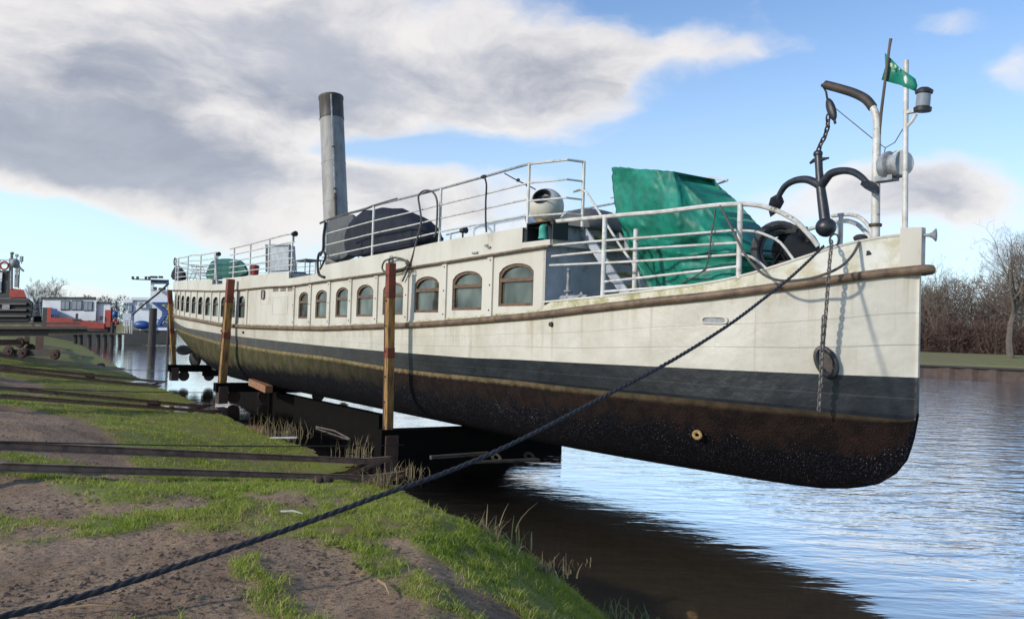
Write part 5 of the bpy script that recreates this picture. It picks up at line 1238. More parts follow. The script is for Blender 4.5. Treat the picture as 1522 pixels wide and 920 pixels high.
# ------------------------------------------------------------ slipway trolleys with posts
def trolley(dep, top, foot, w_px, label, red_top, redf=.49):
    w_px *= .88
    """px_f: foot pixel; the trolley lies across the ship on the slipway"""
    f = foot
    base = PD(f[0], f[1], dep); d = dep
    tr = thing('slipway_trolley', label, 'trolley', base, 'slipway trolleys carrying the ship')
    tp = PD(top[0], top[1], d*.997); w = w_px*d/FOC
    ax = V(tp)-V(base); mb = MB(); L_ = ax.length; n = ax.normalized(); hx = (V(BOW)-n*V(BOW).dot(n)).normalized(); hy = n.cross(hx)
    r1 = V(base); r2 = V(base)+n*(L_-red_top); r3 = V(tp)
    mb.boxm((r1+r2)/2, hx*w*.40, hy*w*.40, (r2-r1)/2); p = mb.build('post', 'post', tr, smooth=False, bevel=.01)
    mb = MB(); mb.boxm((r2+r3)/2, hx*w*.42, hy*w*.42, (r3-r2)/2); mb.build('post_head', 'postred', p, smooth=False, bevel=.01)
    mb = MB(); 
    for q in np.arange(.25, L_-.2, .55): mb.lathe(V(base)+n*q-V(PORT)*w*.40-hx*w*.1, -V(PORT), [(0, .022), (.02, .02)], 7)
    mb.build('bolts', 'darksteel', p)
    # channel iron edge
    mb = MB(); mb.boxm((r1+r2)/2-hx*w*.42, hx*.012, hy*w*.45, (r2-r1)/2); mb.build('edge_iron', 'rust', p, smooth=False)
    mb = MB(); mb.boxm(r1+n*L_*redf, hx*w*.415, hy*w*.415, n*.11); mb.build('red_mark', 'postred', p, smooth=False)
    # cross beams under the keel
    up = V(UP); out = V(PORT)
    a = V(base)-out*.25+up*.06; b = V(base)+out*(4.7 if dep < 25 else 5.6)+up*.02
    bh = .66 if dep < 25 else .30; mb = MB(); mb.beam(a-up*(bh-.30)/2, b-up*(bh-.30)/2, .34, bh); mb.build('cross_beam', 'shadeblack', tr, smooth=False, bevel=.01)  # nearest beam made deeper to block bright water behind, hull shade in its colour
    mb = MB(); k = V(S(SS(base)[0], 0, 0)); mb.boxm(Vector((k.x, k.y, .28)), V(BOW)*.18, V(PORT)*.35, up*.12); mb.build('keel_block', 'shadeblack', tr, smooth=False)
    mb = MB(); mb.boxm(V(base)+up*-.20, V(BOW)*.20, out*.16, up*.29); mb.build('post_socket', 'rust', tr, smooth=False, bevel=.015)
    for e in (.5, 1.6, 3.6, 4.6):
        mb = MB(); c = V(base)+out*e-V(BOW)*.32-up*.30; mb.lathe(c, -V(BOW), [(0, .24), (.03, .24), (.035, .20), (.12, .20), (.13, .06), (.2, .06)], 18); mb.build('wheel', 'rust', tr)
    return tr, base
t1, b1_ = trolley(37.2, (252, 431), (259, 549), 8.5, 'rear trolley with its brown post at the stern beside the propeller', .62)
t2, b2_ = trolley(28.7, (343, 415), (330, 578), 14, 'middle trolley with a leaning yellow-brown post and red marking', .80)
t3, b3_ = trolley(18.3, (581, 391), (577, 652), 16, 'nearest trolley with the tall upright post with brick red head', .76)
mb = MB(); tp3 = V(PD(581, 391, proj(b3_)[2]*.997))
for dx in (-.045, .045): mb.tube([tp3+V(BOW)*dx, tp3+V(BOW)*dx+V(UP)*.16], .011, 5)
mb.tube([tp3+V(BOW)*-.1, tp3+V(BOW)*-.1+V(UP)*.10, tp3+V(BOW)*.1+V(UP)*.10, tp3+V(BOW)*.1], .014, 5); tp_ = thing('x', 'x', 'x', (0, 0, 0)); bpy.data.objects.remove(tp_)
mb.build('post_eye', 'darksteel', t3)
mb = MB(); P = [V(SP(x, y, 2.15)) for x, y in ((582, 385), (572, 388), (568, 398), (573, 404), (590, 401), (602, 398), (606, 392), (600, 386), (588, 383), (582, 384))]; mb.tube(smooth_path(P, 4), .022, 7); mb.ell(SP(605, 390, 2.13), V(BOW)*.05, V(UP)*.06, V(PORT)*.04); tag(mb.build('post_rope', 'hose'), 'grey rope looped round the head of the tall red topped post', 'rope')
# red and white marker on the trolley deck
mk = thing('trolley_end_piece', 'red and rust coloured iron end piece with white cap beside the tall post', 'ironwork', G(601, 676, WL)); c = V(G(601, 676, WL))
mb = MB(); mb.boxm(c+V(UP)*.06, V(BOW)*.07, V(PORT)*.07, V(UP)*.16); mb.build('block', 'rust', mk, smooth=False, bevel=.01); mb = MB(); mb.boxm(c+V(UP)*.12-V(PORT)*.078, V(BOW)*.045, V(PORT)*.008, V(UP)*.06); mb.build('red_patch', 'redpaint', mk, smooth=False)
mb = MB(); mb.boxm(c+V(UP)*.232, V(BOW)*.04, V(PORT)*.04, V(UP)*.01); mb.build('white_cap', 'bgwhite', mk, smooth=False)
# submerged trolley wheels breaking the surface
for i, (x, y) in enumerate(((737, 692), (786, 690))):
    c = V(G(x, y, WL-.19)); mb = MB(); mb.tube([c+V(BOW)*.26*math.cos(a)+V(UP)*.26*math.sin(a) for a in np.linspace(0, 2*PI, 28, endpoint=False)], .028, 7, closed=True)
    for a in np.linspace(0, PI, 4)[:-1]: mb.tube([c+V(BOW)*.24*math.cos(a)+V(UP)*.24*math.sin(a), c-V(BOW)*.24*math.cos(a)-V(UP)*.24*math.sin(a)], .015, 5)
    mb.lathe(c-V(PORT)*.05, V(PORT), [(0, .06), (.1, .06)], 10)
    tag(mb.build('sunken_wheel', 'darksteel'), ('half sunken rusty wheel nearer the tall post', 'half sunken rusty wheel farther from the tall post')[i], 'wheel', 'half sunken wheels under the hull')
mb = MB(); mb.beam(G(700, 688, WL-.02), G(800, 684, WL-.02), .18, .08); tag(mb.build('sunken_beam', 'wharf', smooth=False), 'dark timber lying awash behind the half sunken wheels', 'timber')
mb = MB(); mb.beam(G(640, 678, WL+.02), G(725, 672, WL+.02), .08, .03); tag(mb.build('floating_plank', 'bark', smooth=False), 'thin brown plank awash right of the tall post', 'plank')
for (x0, y0, x1, y1, tt, lab) in ((348, 560, 571, 620, .5, 'long black girder added to fill the shade under the after part of the keel'),):
    a = SP(x0, y0, tt); b = SP(x1, y1, tt); mb = MB(); a[2] = -.06; b[2] = -.06; mb.beam(a, b, .3, .52); tag(mb.build('shade_girder', 'shadeblack', smooth=False), lab, 'girder')  # girder added to cover bright water and darken the gap below the hull
# orange wedge block and yellow fitting on the hull
wq = V(SP(387, 573, 1.5)); mb = MB(); ta = (V(SP(400, 578, 1.5))-V(SP(375, 567, 1.5))); w_ = ta.length/2; ta.normalize(); nn = ta.cross(V(PORT)).normalized(); mb.boxm(wq, ta*w_, V(PORT)*.13, nn*.115)
MT['orangewood'] = mat('orange_wood', (.32, .12, .05), .7, (.22, .16, .10), 6, dirt=(.06, .03, .02), dscale=8)
tag(mb.build('wedge_block', 'orangewood', smooth=False, bevel=.01), 'tilted orange painted wooden block under the after bilge', 'block')
ay = V(anode_pos); an_ = MB(); MT['ochre'] = mat('ochre_iron', (.36, .24, .09), .8, (.22, .13, .05), 20, bump=.4)
an_.tube([ay-V(PORT)*.04+V(BOW)*.07*math.cos(a)+V(UP)*.05*math.sin(a) for a in np.linspace(0, 2*PI, 14, endpoint=False)], .026, 7, closed=True)
an_.build('hull_outlet', 'ochre', ship)

# ------------------------------------------------------------ slipway rails
def rail(pxs, label, w=.11, h=.16, dz=.06, sink=True):
    P = []
    (x0, y0), (x1, y1) = pxs[0], pxs[-1]
    zA = 1.05; zB = WL+.12
    for f in np.linspace(0, 1, 9):
        x = x0+(x1-x0)*f; y = float(np.interp(x, [p[0] for p in pxs], [p[1] for p in pxs]))
        # height falls evenly in distance: solve on the straight plan line
        P.append(V(G(x, y, zA)))
    a = V(G(x0, y0, zA)); b = V(G(x1, y1, zB)); P = [a.lerp(b, i/8) for i in range(9)]
    d = (P[0]-P[1]); P = [P[0]+Vector((d.x, d.y, 0)).normalized()*7]+P; P[0].z = P[1].z; d = (P[-1]-P[-2]); d.normalize(); P.append(P[-1]+Vector((d.x, d.y, -.08))*1.3)
    sd = Vector((-(b-a).y, (b-a).x, 0)).normalized(); mb = MB()
    prof = [(-.5, 0), (-.5, -.12), (-.14, -.25), (-.14, -.75), (-.9, -.88), (-.9, -1), (.9, -1), (.9, -.88), (.14, -.75), (.14, -.25), (.5, -.12), (.5, 0)]
    mb.grid([[p+sd*q[0]*w+Vector((0, 0, q[1]*h)) for q in prof] for p in P], closed=True)
    r = mb.build('slipway_rail', 'railrust', smooth=False); tag(r, label, 'rail', 'rusty slipway rails running down into the water'); return P, sd
R1, _ = rail([(0, 655), (270, 664), (540, 681)], 'rusty rail crossing the mud, the farther of the nearest pair', .09, .11)
R2, _ = rail([(0, 687), (270, 693), (550, 706)], 'rusty rail with grass in front, closest to the camera', .08, .09)
rail([(0, 573), (150, 583), (290, 601)], 'rusty rail of the second pair, its far side', .08, .09)
rail([(0, 585), (150, 594), (305, 609)], 'rusty rail of the second pair, its near side', .08, .09)
rail([(0, 542), (100, 551), (232, 565)], 'rusty rail of the third pair, its far side', .09, .10)
rail([(0, 547), (100, 558), (222, 572)], 'rusty rail of the third pair, its near side', .09, .10)
rail([(0, 526), (90, 537), (175, 546)], 'rusty rail carrying the wheels of the empty trolley', .09, .11)
rail([(60, 516), (100, 524), (140, 531)], 'short length of far rail emerging behind the empty trolley', .09, .11)
rail([(60, 512), (85, 516), (112, 520)], 'farthest rail, just a dark line in the grass by the water', .08, .10)
# tie chairs between rails
for i, (x, y) in enumerate(((228, 601), (134, 559), (150, 543))):
    c = V(GT(x, y, .12)); mb = MB(); mb.boxm(c, (.16, .1, 0), (-.05, .08, 0), (0, 0, .09)); mb.tube([c+Vector((-.12, 0, .08)), c+Vector((.12, .03, .10))], .05, 8); tag(mb.build('rail_clamp', 'darksteel', smooth=False, bevel=.01), ('dark clamp on the second pair of rails', 'dark clamp on the third pair of rails', 'rusty stop on the rail beyond the third pair')[i], 'clamp')
# rusty coupling lying by the nearest rail
cp = thing('rusty_coupling', 'rusty spool shaped coupling lying at the end of the nearest rail', 'coupling', GT(478, 714, .03)); c = V(GT(478, 714, .07))
mb = MB(); dv_ = Vector((.9, .35, 0)).normalized()
for e in (-.11, .02): mb.lathe(c+dv_*e, dv_, [(0, .05), (.01, .075), (.05, .08), (.09, .075), (.10, .05)], 12)
mb.lathe(c-dv_*.13, dv_, [(0, .03), (.30, .03)], 8); mb.build('spools', 'rust', cp); mb = MB(); mb.tube([V(GT(418, 711, .02)), V(GT(470, 717, .03))], .018, 6); mb.build('drawbar', 'rust', cp)
# small stones and sticks
def stick(a, b, r, lab, m='bark'):
    mb = MB(); A = V(GT(*a, .015)); Bq = V(GT(*b, .02)); mid = (A+Bq)/2+Vector((.01, .01, .012)); mb.tube([A, mid, Bq], [r, r*.9, r*.5], 6); tag(mb.build('stick', m), lab, 'stick')
MT['paleStick'] = mat('pale_reed', (.33, .22, .12), .8)
stick((562, 862), (579, 883), .010, 'pale broken reed stem lying beside the strip of grass', 'paleStick'); stick((85, 905), (175, 901), .008, 'long thin straw lying on the mud below the rope', 'paleStick'); stick((417, 760), (450, 763), .010, 'bleached stick on the dark soil beyond the rope', 'rail')
stick((1, 703), (60, 694), .006, 'thin twig in the grass at the left by the nearest rail')
for (x, y, s_, lab) in ((589, 815, .035, 'small ochre stone on the muddy path'), (548, 735, .02, 'small stone near the straw tuft'), (300, 888, .022, 'small dark clod below the rope'), (640, 845, .018, 'tiny pebble lower on the muddy path'), (199, 877, .02, 'dark pebble on the mud near the rope'), (110, 560, .05, 'grey stone in the third rail bed')):
    mb = MB(); c = V(GT(x, y, .01)); mb.ell(c, Vector((s_, 0, 0)), Vector((0, s_*.7, 0)), Vector((0, 0, s_*.5)), 9, 6); tag(mb.build('stone', 'stone'), lab, 'stone')
# white scrap by the reeds
mb = MB(); c = V(G(422, 651, WL+.10)); mb.beam(c-Vector((.33, .02, 0)), c+Vector((.3, .05, .02)), .10, .03); tag(mb.build('pale_board', 'rail', smooth=False), 'pale broken board at the water edge in front of the reeds', 'board')
mb = MB(); mb.tube([G(470, 634, WL+.02), G(497, 640, WL+.05), G(520, 652, WL+.01)], .02, 6); tag(mb.build('branch', 'bark'), 'long pale branch floating right of the brown reeds', 'branch')
# haul cables
def cable(P, lab, r=.012): mb = MB(); mb.tube(P, r, 6); tag(mb.build('haul_cable', 'black'), lab, 'cable', 'steel cables hauling the trolleys')
def cab(p0, p1, z0, z1, lab, r): a = G(*p0, z0); b = G(*p1, z1); d = V(a)-V(b); cable([V(a)+Vector((d.x, d.y, 0))*.25]+cat_(a, b, .04), lab, r)
cab((0, 656), (600, 661), 1.14, WL+.30, 'steel cable running just above the nearest rails to the tall post', .009)
cab((0, 575), (330, 583), 1.15, WL+.35, 'steel cable over the second pair of rails to the leaning post', .012)
cab((0, 541), (257, 551), 1.15, WL+.35, 'steel cable over the third pair of rails to the stern post', .014)
# ------------------------------------------------------------ background boats, left
def bgbox(mb, x0, x1, y0, y1, d, thick, mi=0, dd=0.):
    """box whose camera-side face spans the given survey angles at distance d; thick = depth in metres"""
    P = [PD(x0, y1, d), PD(x1, y1, d+dd), PD(x1, y0, d+dd), PD(x0, y0, d)]
    P[2] = np.array([P[1][0], P[1][1], P[2][2]]); P[3] = np.array([P[0][0], P[0][1], P[3][2]])
    n = np.array([P[1][0], P[1][1], 0]); n = n/np.linalg.norm(n)
    mb.prism(P, n*thick, mi)
def bgpart(name, m, parent, rects, d, thick, **k):
    mb = MB(); 
    for r in rects: bgbox(mb, *r, d, thick)
    return mb.build(name, m, parent, smooth=False)
D1 = 112.
hb = thing('house_barge', 'red and white house barge with three big windows moored at the jetty', 'boat', PD(115, 503, D1))
bgpart('hull', 'tarmetal', hb, [(60, 172, 484, 508)], D1, 6); bgpart('bow_bulwark', 'redpaint', hb, [(69, 75, 457, 486), (155, 164, 460.5, 486)], D1-.3, 5.5); bgpart('stern_post', 'tarmetal', hb, [(62, 69, 457, 486), (164, 168, 460, 486)], D1-.2, 5.6)
mb = MB(); mb.prism([PD(75, 484.5, D1-.4), PD(155, 489, D1-.4), PD(155, 481, D1-.4), PD(130, 477.5, D1-.4), PD(100, 472.5, D1-.4), PD(75, 472, D1-.4)], (0, .6, 0)); mb.build('red_band', 'redpaint', hb, smooth=False)
bgpart('lower_band', 'pilered', hb, [(75, 160, 484, 492)], D1-.2, .3)
cab_ = bgpart('cabin', 'bgwhite', hb, [(62, 142, 443.5, 476)], D1+1.5, 5); bgpart('roof', 'tarmetal', cab_, [(60, 143, 441.5, 444)], D1+1.3, 5.5)
bgpart('aft_cabin', 'bgwhite', hb, [(142, 164, 450, 480)], D1+2, 4.5); bgpart('aft_roof', 'tarmetal', hb, [(142, 165, 449, 450.5)], D1+1.8, 5)
for x0, x1, y0, y1 in ((90, 103, 447, 461), (106, 121.5, 446.5, 461), (124, 137, 448, 462)):
    w = bgpart('window', 'tarmetal', cab_, [(x0, x1, y0, y1)], D1+1.42, .12); bgpart('pane', 'lampglass', w, [(x0+.8, (x0+x1)/2-.4, y0+1, y1-1), ((x0+x1)/2+.4, x1-.8, y0+1, y1-1)], D1+1.36, .08)
bgpart('blue_board', 'bluepaint', hb, [(76, 85, 459, 467), (80, 81.3, 467, 472)], D1-.5, .15)
bgpart('deck_bits', 'tarmetal', hb, [(112, 116, 466, 476), (108, 121, 474, 476.5), (148, 153, 470, 476), (84, 87, 470, 472)], D1-.5, .3)
mb = MB()
for x, y0, y1 in ((165, 447, 461), (173, 449, 461)): mb.tube([PD(x, y1, D1), PD(x, y0, D1)], .06, 5)
mb.tube([PD(160, 451, D1), PD(174, 452, D1)], .05, 5); mb.build('railing', 'tarmetal', hb)
mb = MB(); mb.ell(PD(171, 478, D1-6), (.26, 0, 0), (0, .3, 0), (0, 0, .42)); mb.ell(PD(174, 480, D1-6), (.3, 0, 0), (0, .3, 0), (0, 0, .25)); tag(mb.build('float_bundle', 'redpaint'), 'red float bundle on the jetty between the two boats', 'float')
mb = MB(); mb.ell(PD(171, 467, D1-6), (.36, 0, 0), (0, .3, 0), (0, 0, .45)); tag(mb.build('blue_bundle', 'bluepaint'), 'dark blue bundle above the red float bundle', 'bundle')
# white and blue workboat
D2 = 98.
wb = thing('workboat', 'white and blue workboat with high wheelhouse moored behind the ship stern', 'boat', PD(225, 508, D2))
bgpart('hull', 'tarmetal', wb, [(184, 262, 491, 513)], D2, 5); bgpart('white_stripe', 'bgwhite', wb, [(207, 262, 487, 491)], D2-.05, 5.1); bgpart('blue_stripe', 'bluepaint', wb, [(205, 262, 482, 487)], D2-.02, 5.05)
cb = bgpart('cabin', 'bgwhite', wb, [(190, 240, 445, 484)], D2+1, 4); bgpart('cabin_roof', 'bgwhite', cb, [(195, 224, 442, 446), (184, 197, 444, 450)], D2+.7, 4.6)
for x0, x1 in ((186.5, 190), (191, 196.5)): w = bgpart('window', 'bluepaint', cb, [(x0, x1, 453, 464)], D2+.85, .2); bgpart('pane', 'lampglass', w, [(x0+.6, x1-.6, 454, 463)], D2+.8, .1)
wh = bgpart('wheelhouse', 'bgwhite', wb, [(223, 252, 430.5, 450)], D2+.6, 4); bgpart('roof', 'bluepaint', wh, [(224, 251, 416, 420)], D2+.4, 4.4); bgpart('roof_post', 'bgwhite', wh, [(223.5, 229, 418, 431)], D2+.5, .3); bgpart('roof_post', 'bgwhite', wh, [(248, 250, 419, 431)], D2+.5, .3); bgpart('underside', 'bluepaint', wh, [(227, 252, 449, 451)], D2+.4, 4.3)
mb = MB(); mb.beam(PD(197, 415, D2), PD(250, 417, D2), .15, .12)
for x in (197.5, 204.5, 217, 222): mb.boxm(PD(x, 413, D2), (.12, 0, 0), (0, .1, 0), (0, 0, .16))
mb.boxm(PD(229, 412, D2), (.35, 0, 0), (0, .2, 0), (0, 0, .12)); mb.boxm(PD(239, 412, D2), (.2, 0, 0), (0, .2, 0), (0, 0, .12)); mb.boxm(PD(241, 429.5, D2), (.35, 0, 0), (0, .2, 0), (0, 0, .12)); mb.boxm(PD(230.5, 428.5, D2), (.15, 0, 0), (0, .2, 0), (0, 0, .15)); mb.build('light_bar', 'tarmetal', wb, smooth=False)
mb = MB(); mb.beam(PD(231, 451, D2), PD(248, 466, D2), .3, .35); mb.beam(PD(248, 464, D2), PD(236, 482, D2), .3, .4); mb.beam(PD(228, 475, D2), PD(255, 476, D2), .1, .12); mb.build('blue_strut', 'bluepaint', wb, smooth=False)
a_ = bgpart('air_conditioner', 'bgwhite', wb, [(204, 217, 449, 457.5)], D2+.7, .35); mb = MB(); mb.lathe(PD(209.5, 453, D2+.7), (0, -1, 0), [(0, .3), (.04, .3), (.05, .2)], 14); mb.build('fan', 'greyrail', a_)
bgpart('door', 'tarmetal', wb, [(221, 224, 458, 484)], D2+.9, .1)
mb = MB(); mb.ell(PD(211, 483, D2-.4), (1.0, 0, 0), (0, .5, 0), (0, 0, .5)); mb.build('blue_cover', 'bluepaint', wb)
# jetty, piles and the winch at its end
jt = thing('jetty', 'low dark wooden jetty in front of the house barge', 'jetty', PD(140, 508, 92))
mb = MB(); bgbox(mb, 98, 190, 495.5, 497.5, 92, 2.5); mb.build('deck', 'wharf', jt, smooth=False)
for x in (112, 120, 133, 146, 156, 166, 178): mb = MB(); mb.tube([PD(x, 519, 92.5), PD(x, 495, 92.5)], .22, 8); mb.build('pile', 'wharf', jt)
for i, (x, y0, y1, dd, w) in enumerate(((225.5, 458, 518, 90, .42), (166, 478, 516, 95, .2), (249, 444, 519, 92, .15))):
    mb = MB(); mb.lathe(PD(x, y1, dd), UP, [(0, w), (float(PD(x, y0, dd)[2]-PD(x, y1, dd)[2]), w*.92)], 10); tag(mb.build('mooring_pile', 'wharf'), ('thick dark mooring pile in front of the white and blue workboat', 'slim mooring pile at the jetty end by the red float', 'thin pile just left of the ship stern post')[i], 'pile')
wi = thing('jetty_winch', 'grey covered winch with white frame at the end of the jetty', 'winch', PD(190, 494, 93)); mb = MB(); mb.boxm(PD(191, 475, 93), (.45, 0, 0), (0, .4, 0), (0, 0, .7)); mb.ell(PD(191, 466, 93), (.3, 0, 0), (0, .3, 0), (0, 0, .4)); mb.build('cover', 'greywall', wi)
mb = MB()
for x in (186, 189, 193, 196): mb.tube([PD(x, 496, 92.6), PD(x+.5, 476, 92.6)], .07, 5)
for y in (479, 484): mb.tube([PD(184, y, 92.6), PD(197, y, 92.6)], .06, 5)
mb.build('frame', 'rail', wi)

# ------------------------------------------------------------ empty slipway trolley and the tug on it
D3 = 35.
et = thing('empty_trolley', 'long rusty slipway trolley on double wheel bogies at the left', 'trolley', PD(60, 533, D3))
mb = MB(); bgbox(mb, -60, 130, 484.5, 490, D3, .3); bgbox(mb, -60, 72, 490, 500, D3+.1, .2); bgbox(mb, -60, 120, 479, 482.5, D3+1.6, .3); mb.build('side_beam', 'darksteel', et, smooth=False)
mb = MB(); mb.prism([PD(72, 490, D3), PD(130, 489.5, D3), PD(130, 493.5, D3), PD(72, 500, D3)], (-.1, .2, 0)); bgbox(mb, -60, 150, 487.5, 489.0, D3-.2, .2); mb.build('tapered_beam', 'darksteel', et, smooth=False)
mb = MB(); bgbox(mb, 52, 64, 500, 524, D3, .4); bgbox(mb, 36, 44, 500, 512, D3+1.0, .3); bgbox(mb, -40, 30, 505, 514, D3+.5, .5); mb.build('leg', 'rust', et, smooth=False)
mb = MB(); bgbox(mb, 20, 88, 519.5, 529, D3-.05, .25); mb.build('bogie_frame', 'darksteel', et, smooth=False)
for x, y, dd in ((13.5, 521.5, D3-.1), (34, 524, D3-.12), (82, 526.5, D3-.1), (46, 519, D3+1.3), (30, 509, D3+1.5)):
    c = V(PD(x, y, dd)); r = 8*dd/FOC; mb = MB(); mb.lathe(c, (0, -1, 0), [(0, r), (.04, r), (.045, r*.8), (.10, r*.8), (.11, r*.55), (.06, r*.5), (.12, r*.25), (.16, r*.2)], 20); mb.build('wheel', 'rust', et)
D4 = 37.
tg = thing('tugboat', 'dark tugboat with red bulwark standing on the trolley at the left edge', 'boat', PD(20, 480, D4))
mb = MB(); prof = [(-160, 479), (44, 479), (48, 470), (50, 450), (42, 443), (16, 442), (-160, 445)]; P = [PD(x, y, D4) for x, y in prof]; nT = Vector(PD(46, 450, D4)); nT.z = 0; nT.normalize(); mb.prism(P, nT*4.2); mb.build('hull', 'tarmetal', tg, smooth=False, bevel=.06)
for y in (452, 461, 470): mb = MB(); mb.tube([PD(-160, y, D4-.05), PD(40, y+.5, D4-.05), PD(47, y, D4+.5)], .07, 8); mb.build('rubber_strip', 'black', tg)
mb = MB(); mb.prism([PD(14, 442.5, D4-.02), PD(41, 442.5, D4-.02), PD(37, 431, D4-.02), PD(15, 428, D4-.02)], nT*3.8); mb.build('red_bulwark', 'redpaint', tg, smooth=False, bevel=.02); mb = MB(); mb.beam(PD(37, 430, D4-.08), PD(42, 443, D4-.08), .08, .08); mb.build('stem_edge', 'bgwhite', tg, smooth=False)
wh = bgpart('wheelhouse', 'tarmetal', tg, [(-120, 15, 402, 443)], D4+.4, 2.6); w = bgpart('window', 'bgwhite', wh, [(-8, 3, 405, 415), (20.5, 27, 396, 427), (-8, 2, 416, 434)], D4+.33, .06); bgpart('pane', 'lampglass', w, [(21.3, 26.2, 408, 426), (-8, 1, 418, 432)], D4+.30, .04)
bgpart('fore_post', 'tarmetal', tg, [(27, 28.5, 394, 428), (20, 27, 388, 397)], D4+.3, .8)
mb = MB(); mb.tube([PD(17, 430, D4), PD(17.5, 378, D4)], .06, 8); mb.tube([PD(15, 384, D4), PD(15, 402, D4)], .05, 6); mb.ell(PD(18, 376.5, D4), (.09, 0, 0), (0, .09, 0), (0, 0, .06)); mb.tube([PD(25, 392, D4), PD(25, 382, D4)], .02, 5); mb.boxm(PD(25, 380, D4), (.05, 0, 0), (0, .05, 0), (0, 0, .06)); mb.tube([PD(32, 392, D4), PD(32, 388, D4)], .02, 5); mb.boxm(PD(32, 385, D4), (.055, 0, 0), (0, .05, 0), (0, 0, .12)); mb.tube([PD(20, 388, D4), PD(26, 395, D4), PD(35, 403, D4)], .05, 6); mb.ell(PD(22, 391, D4), (.2, 0, 0), (0, .2, 0), (0, 0, .2)); mb.build('mast', 'greyrail', tg)
mb = MB(); c = V(PD(6.5, 395, D4-.1)); mb.tube([c+Vector((.17*math.cos(a), 0, .17*math.sin(a))) for a in np.linspace(0, 2*PI, 20, endpoint=False)], .04, 6, closed=True); mb.build('lifebuoy', 'redpaint', tg)
mb = MB(); 
for y in (387, 392): mb.tube([PD(-100, y-2, D4), PD(15, y, D4)], .02, 5)
for x in (-20, 0, 14): mb.tube([PD(x, 403, D4), PD(x, 386, D4)], .02, 5)
mb.build('roof_rail', 'greyrail', tg)
bgpart('tank', 'greyrail', tg, [(3, 14, 452, 460)], D4-.12, .1)
ld = thing('step_ladder', 'white and red step ladder leaning at the bow of the tugboat', 'ladder', PD(56, 470, 40)); mb = MB()
for x in (51, 60): mb.tube([PD(x, 470, 40), PD(x+(2 if x < 55 else -2), 446, 40)], .035, 6)
for y in (450, 455, 460, 465): mb.tube([PD(52, y, 40), PD(59.5, y, 40)], .03, 5, mi=0 if y % 10 else 1)
mb.build('frame', ['bgwhite', 'redpaint'], ld); mb = MB(); bgbox(mb, 50, 62, 470, 480, 40, .5); mb.build('base', 'tarmetal', ld, smooth=False)
# grass tussock bank at far left
# ------------------------------------------------------------ far bank with sheet piling
sp_ = MB(); a = far[2]; pts = [far[3]-(far[3]-far[2])*.25, far[3], far[4], far[5], far[6], far[6]+(far[7]-far[6])*.15]
rows = []; 
for i in range(len(pts)-1):
    A, B_ = pts[i], pts[i+1]; d = B_-A; L_ = np.linalg.norm(d); u = d/L_; n = np.array([-u[1], u[0]]); n = n if (n@(-A)) > 0 else -n
    k = int(L_/.45)
    for j in range(k):
        p = A+u*L_*j/k; off = .18 if (j//2) % 2 else -.02; q = p+n*(1.9+off); rows.append([(q[0], q[1], -.5), (q[0], q[1], .76), (q[0]-n[0]*.5, q[1]-n[1]*.5, .76), (q[0]-n[0]*.5, q[1]-n[1]*.5, -.5)])
sp_.grid(rows, closed=True); tag(sp_.build('sheet_piling', 'pilered', smooth=False), 'long rusty corrugated sheet pile wall along the far bank', 'wall')
cp_ = MB(); cp_.grid([[(p[0], p[1], .80), (p[0], p[1], .74), (p[0]*1.06, p[1]*1.06, .74), (p[0]*1.06, p[1]*1.06, .84)] for p in [np.array(q)*.974 for q in pts]], closed=True); tag(cp_.build('piling_cap', 'wharf', smooth=False), 'dark capping beam on top of the sheet piling', 'beam')
# ------------------------------------------------------------ winter trees
def tree(px, pybase, d, H, label, name='bare_tree', seed=1, dens=1., spread=1., trunk=.16, group='bare winter trees', z=None, lean=0.):
    rnd = random.Random(seed); b = V(PD(px, pybase, d)); b.z = float(terrain(np.array([[b.x, b.y]]))[0][0])-.05
    tr = thing(name, label, 'tree', b, group); wood = MB(); tw = MB(); minr = .006*d/80
    def br(p, dirv, L_, r, lev):
        n = 4; pts = [p]; dd = dirv.copy(); q = p.copy()
        for i in range(n):
            dd = (dd+Vector((rnd.gauss(0, .13), rnd.gauss(0, .13), rnd.gauss(.03, .08)))).normalized(); q = q+dd*L_/n; pts.append(q.copy())
        rs = [max(minr, r*(1-.55*i/n)) for i in range(n+1)]
        (wood if lev < 3 else tw).tube(pts, rs, 6 if lev < 2 else 3, cap=False)
        if lev >= 5: return
        nb = [int(7*dens), 5, 4, 3, 3][lev]
        for k in range(nb):
            f = rnd.uniform(.3 if lev else .28, 1); i = min(n-1, int(f*n)); c = pts[i].lerp(pts[i+1], f*n-i)
            a = rnd.uniform(0, 2*PI); o = dd.orthogonal().normalized(); o2 = dd.cross(o); an = rnd.uniform(.5, 1.05)*(spread if lev < 2 else 1)
            nd_ = (dd*math.cos(an)+(o*math.cos(a)+o2*math.sin(a))*math.sin(an)); nd_.z += .12; nd_.normalize()
            br(c, nd_, L_*rnd.uniform(.48, .72), r*.5*(1-.4*f)+.001, lev+1)
        if lev < 3: br(pts[-1], dd, L_*.6, r*.45, lev+1)
    br(b, Vector((lean, 0, 1)).normalized(), H*.48, trunk*H/10, 0)
    wood.build('trunk', 'bark', tr, smooth=True); tw.build('crown', 'twig', tr, smooth=False)
    return tr
tree(1502, 530, 92, 16, 'tall pale barked bare tree standing in front of the woods across the river', seed=3, dens=1.5, trunk=.25, spread=1.2)
tree(1546, 530, 98, 15, 'bare tree at the extreme right beside the tall pale barked one', seed=5)
tree(1392, 528, 118, 13, 'bare tree whose crown shows just right of the bow', seed=8)
tree(1425, 528, 130, 12, 'lower bare tree between the bow tree and the tall pale one', seed=12)
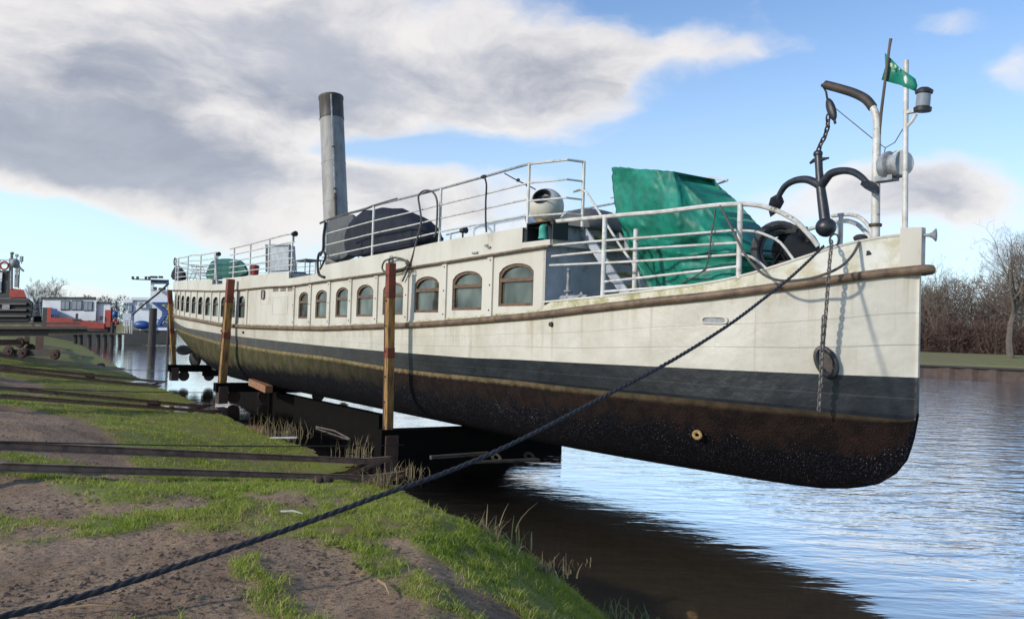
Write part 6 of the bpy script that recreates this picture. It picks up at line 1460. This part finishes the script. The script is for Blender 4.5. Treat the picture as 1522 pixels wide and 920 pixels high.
tree(44, 490, 150, 11, 'tall thin bare tree behind the tugboat mast', seed=21, spread=.8); tree(60, 490, 160, 12.5, 'larger bare tree left of the house barge roof', seed=22, spread=.9); tree(92, 490, 190, 9.5, 'low bare tree showing above the middle of the house barge roof', seed=23); tree(78, 490, 175, 9, 'low bare tree above the left end of the house barge roof', seed=25)
def wood_mass(name, label, segs, H, n, wd, seed, m):
    """distant leafless wood: thousands of upright twigs through a deep belt"""
    r = np.random.default_rng(seed); A, B_ = np.array(segs[0]), np.array(segs[1]); dep = segs[2]
    nt_ = int(n/420); mb_P = []; Hs = []
    d = B_-A; u = d/np.linalg.norm(d); nn = np.array([-u[1], u[0]]); 
    if nn@A < 0: nn = -nn
    tx = A+d*r.uniform(0, 1, nt_)[:, None]+nn*r.uniform(0, dep, nt_)[:, None]
    th = H*r.uniform(.62, 1.05, nt_); tr_ = r.uniform(1.6, 3.2, nt_)
    v = []; f = []
    N_ = nt_*420; ti = np.repeat(np.arange(nt_), 420); z = r.beta(1.5, 1.25, N_); rad = tr_[ti]*np.sqrt(np.clip(1-(z*1.7-.75)**2*.9, .05, 1))*r.uniform(.1, 1, N_)**.6; a = r.uniform(0, 2*PI, N_)
    P = np.c_[tx[ti, 0]+rad*np.cos(a), tx[ti, 1]+rad*np.sin(a), .9+z*th[ti]]
    ln = r.uniform(.5, 1.5, N_); dirs = np.c_[np.cos(a)*.7+r.normal(0, .4, N_), np.sin(a)*.7+r.normal(0, .4, N_), r.normal(.7, .5, N_)]; dirs /= np.linalg.norm(dirs, axis=1)[:, None]
    side = np.cross(dirs, r.normal(0, 1, (N_, 3))); side /= np.linalg.norm(side, axis=1)[:, None]
    q = np.stack([P-side*wd, P+side*wd, P+dirs*ln[:, None]], 1).reshape(-1, 3)
    me = bpy.data.meshes.new(name); me.vertices.add(len(q)); me.vertices.foreach_set('co', q.ravel().astype('f')); me.loops.add(len(q)); me.loops.foreach_set('vertex_index', np.arange(len(q), dtype='i')); me.polygons.add(N_); me.polygons.foreach_set('loop_start', (np.arange(N_)*3).astype('i')); me.update(calc_edges=True)
    # trunks
    me.materials.append(m); o = bpy.data.objects.new(name, me); C.objects.link(o); tag(o, label, 'woods', kind='stuff')
    tb = MB()
    for k in range(0, nt_, 2): tb.tube([(tx[k][0], tx[k][1], .5), (tx[k][0]+.2, tx[k][1], .8+th[k]*.7)], [.16, .05], 4, cap=False)
    to = tb.build(name+'_trunks', 'bark'); tag(to, 'slender trunks standing inside '+('the brown woods across the river' if seed == 1 else 'the distant tree line'), 'woods', kind='stuff')
    return o
MT['wood1'] = mat('winter_wood', (.15, .105, .082), 1., (.10, .075, .06), .10)
MT['wood2'] = mat('winter_brush', (.085, .05, .045), 1., (.12, .075, .055), .2)
MT['wood3'] = mat('far_wood', (.13, .13, .13), 1., (.10, .11, .11), .05)
wood_mass('winter_woods', 'dense brown leafless woods across the river', [(34, 128), (100, 100), 30], 12.0, 105000, .045, 1, MT['wood1'])
wood_mass('brushwood', 'low dark reddish brush at the foot of the brown woods', [(36, 121), (96, 95), 6], 5.0, 30000, .05, 5, MT['wood2'])
wood_mass('far_treeline', 'distant grey tree line beyond the moored boats', [(-240, 300), (60, 235), 25], 10.0, 50000, .11, 2, MT['wood3'])
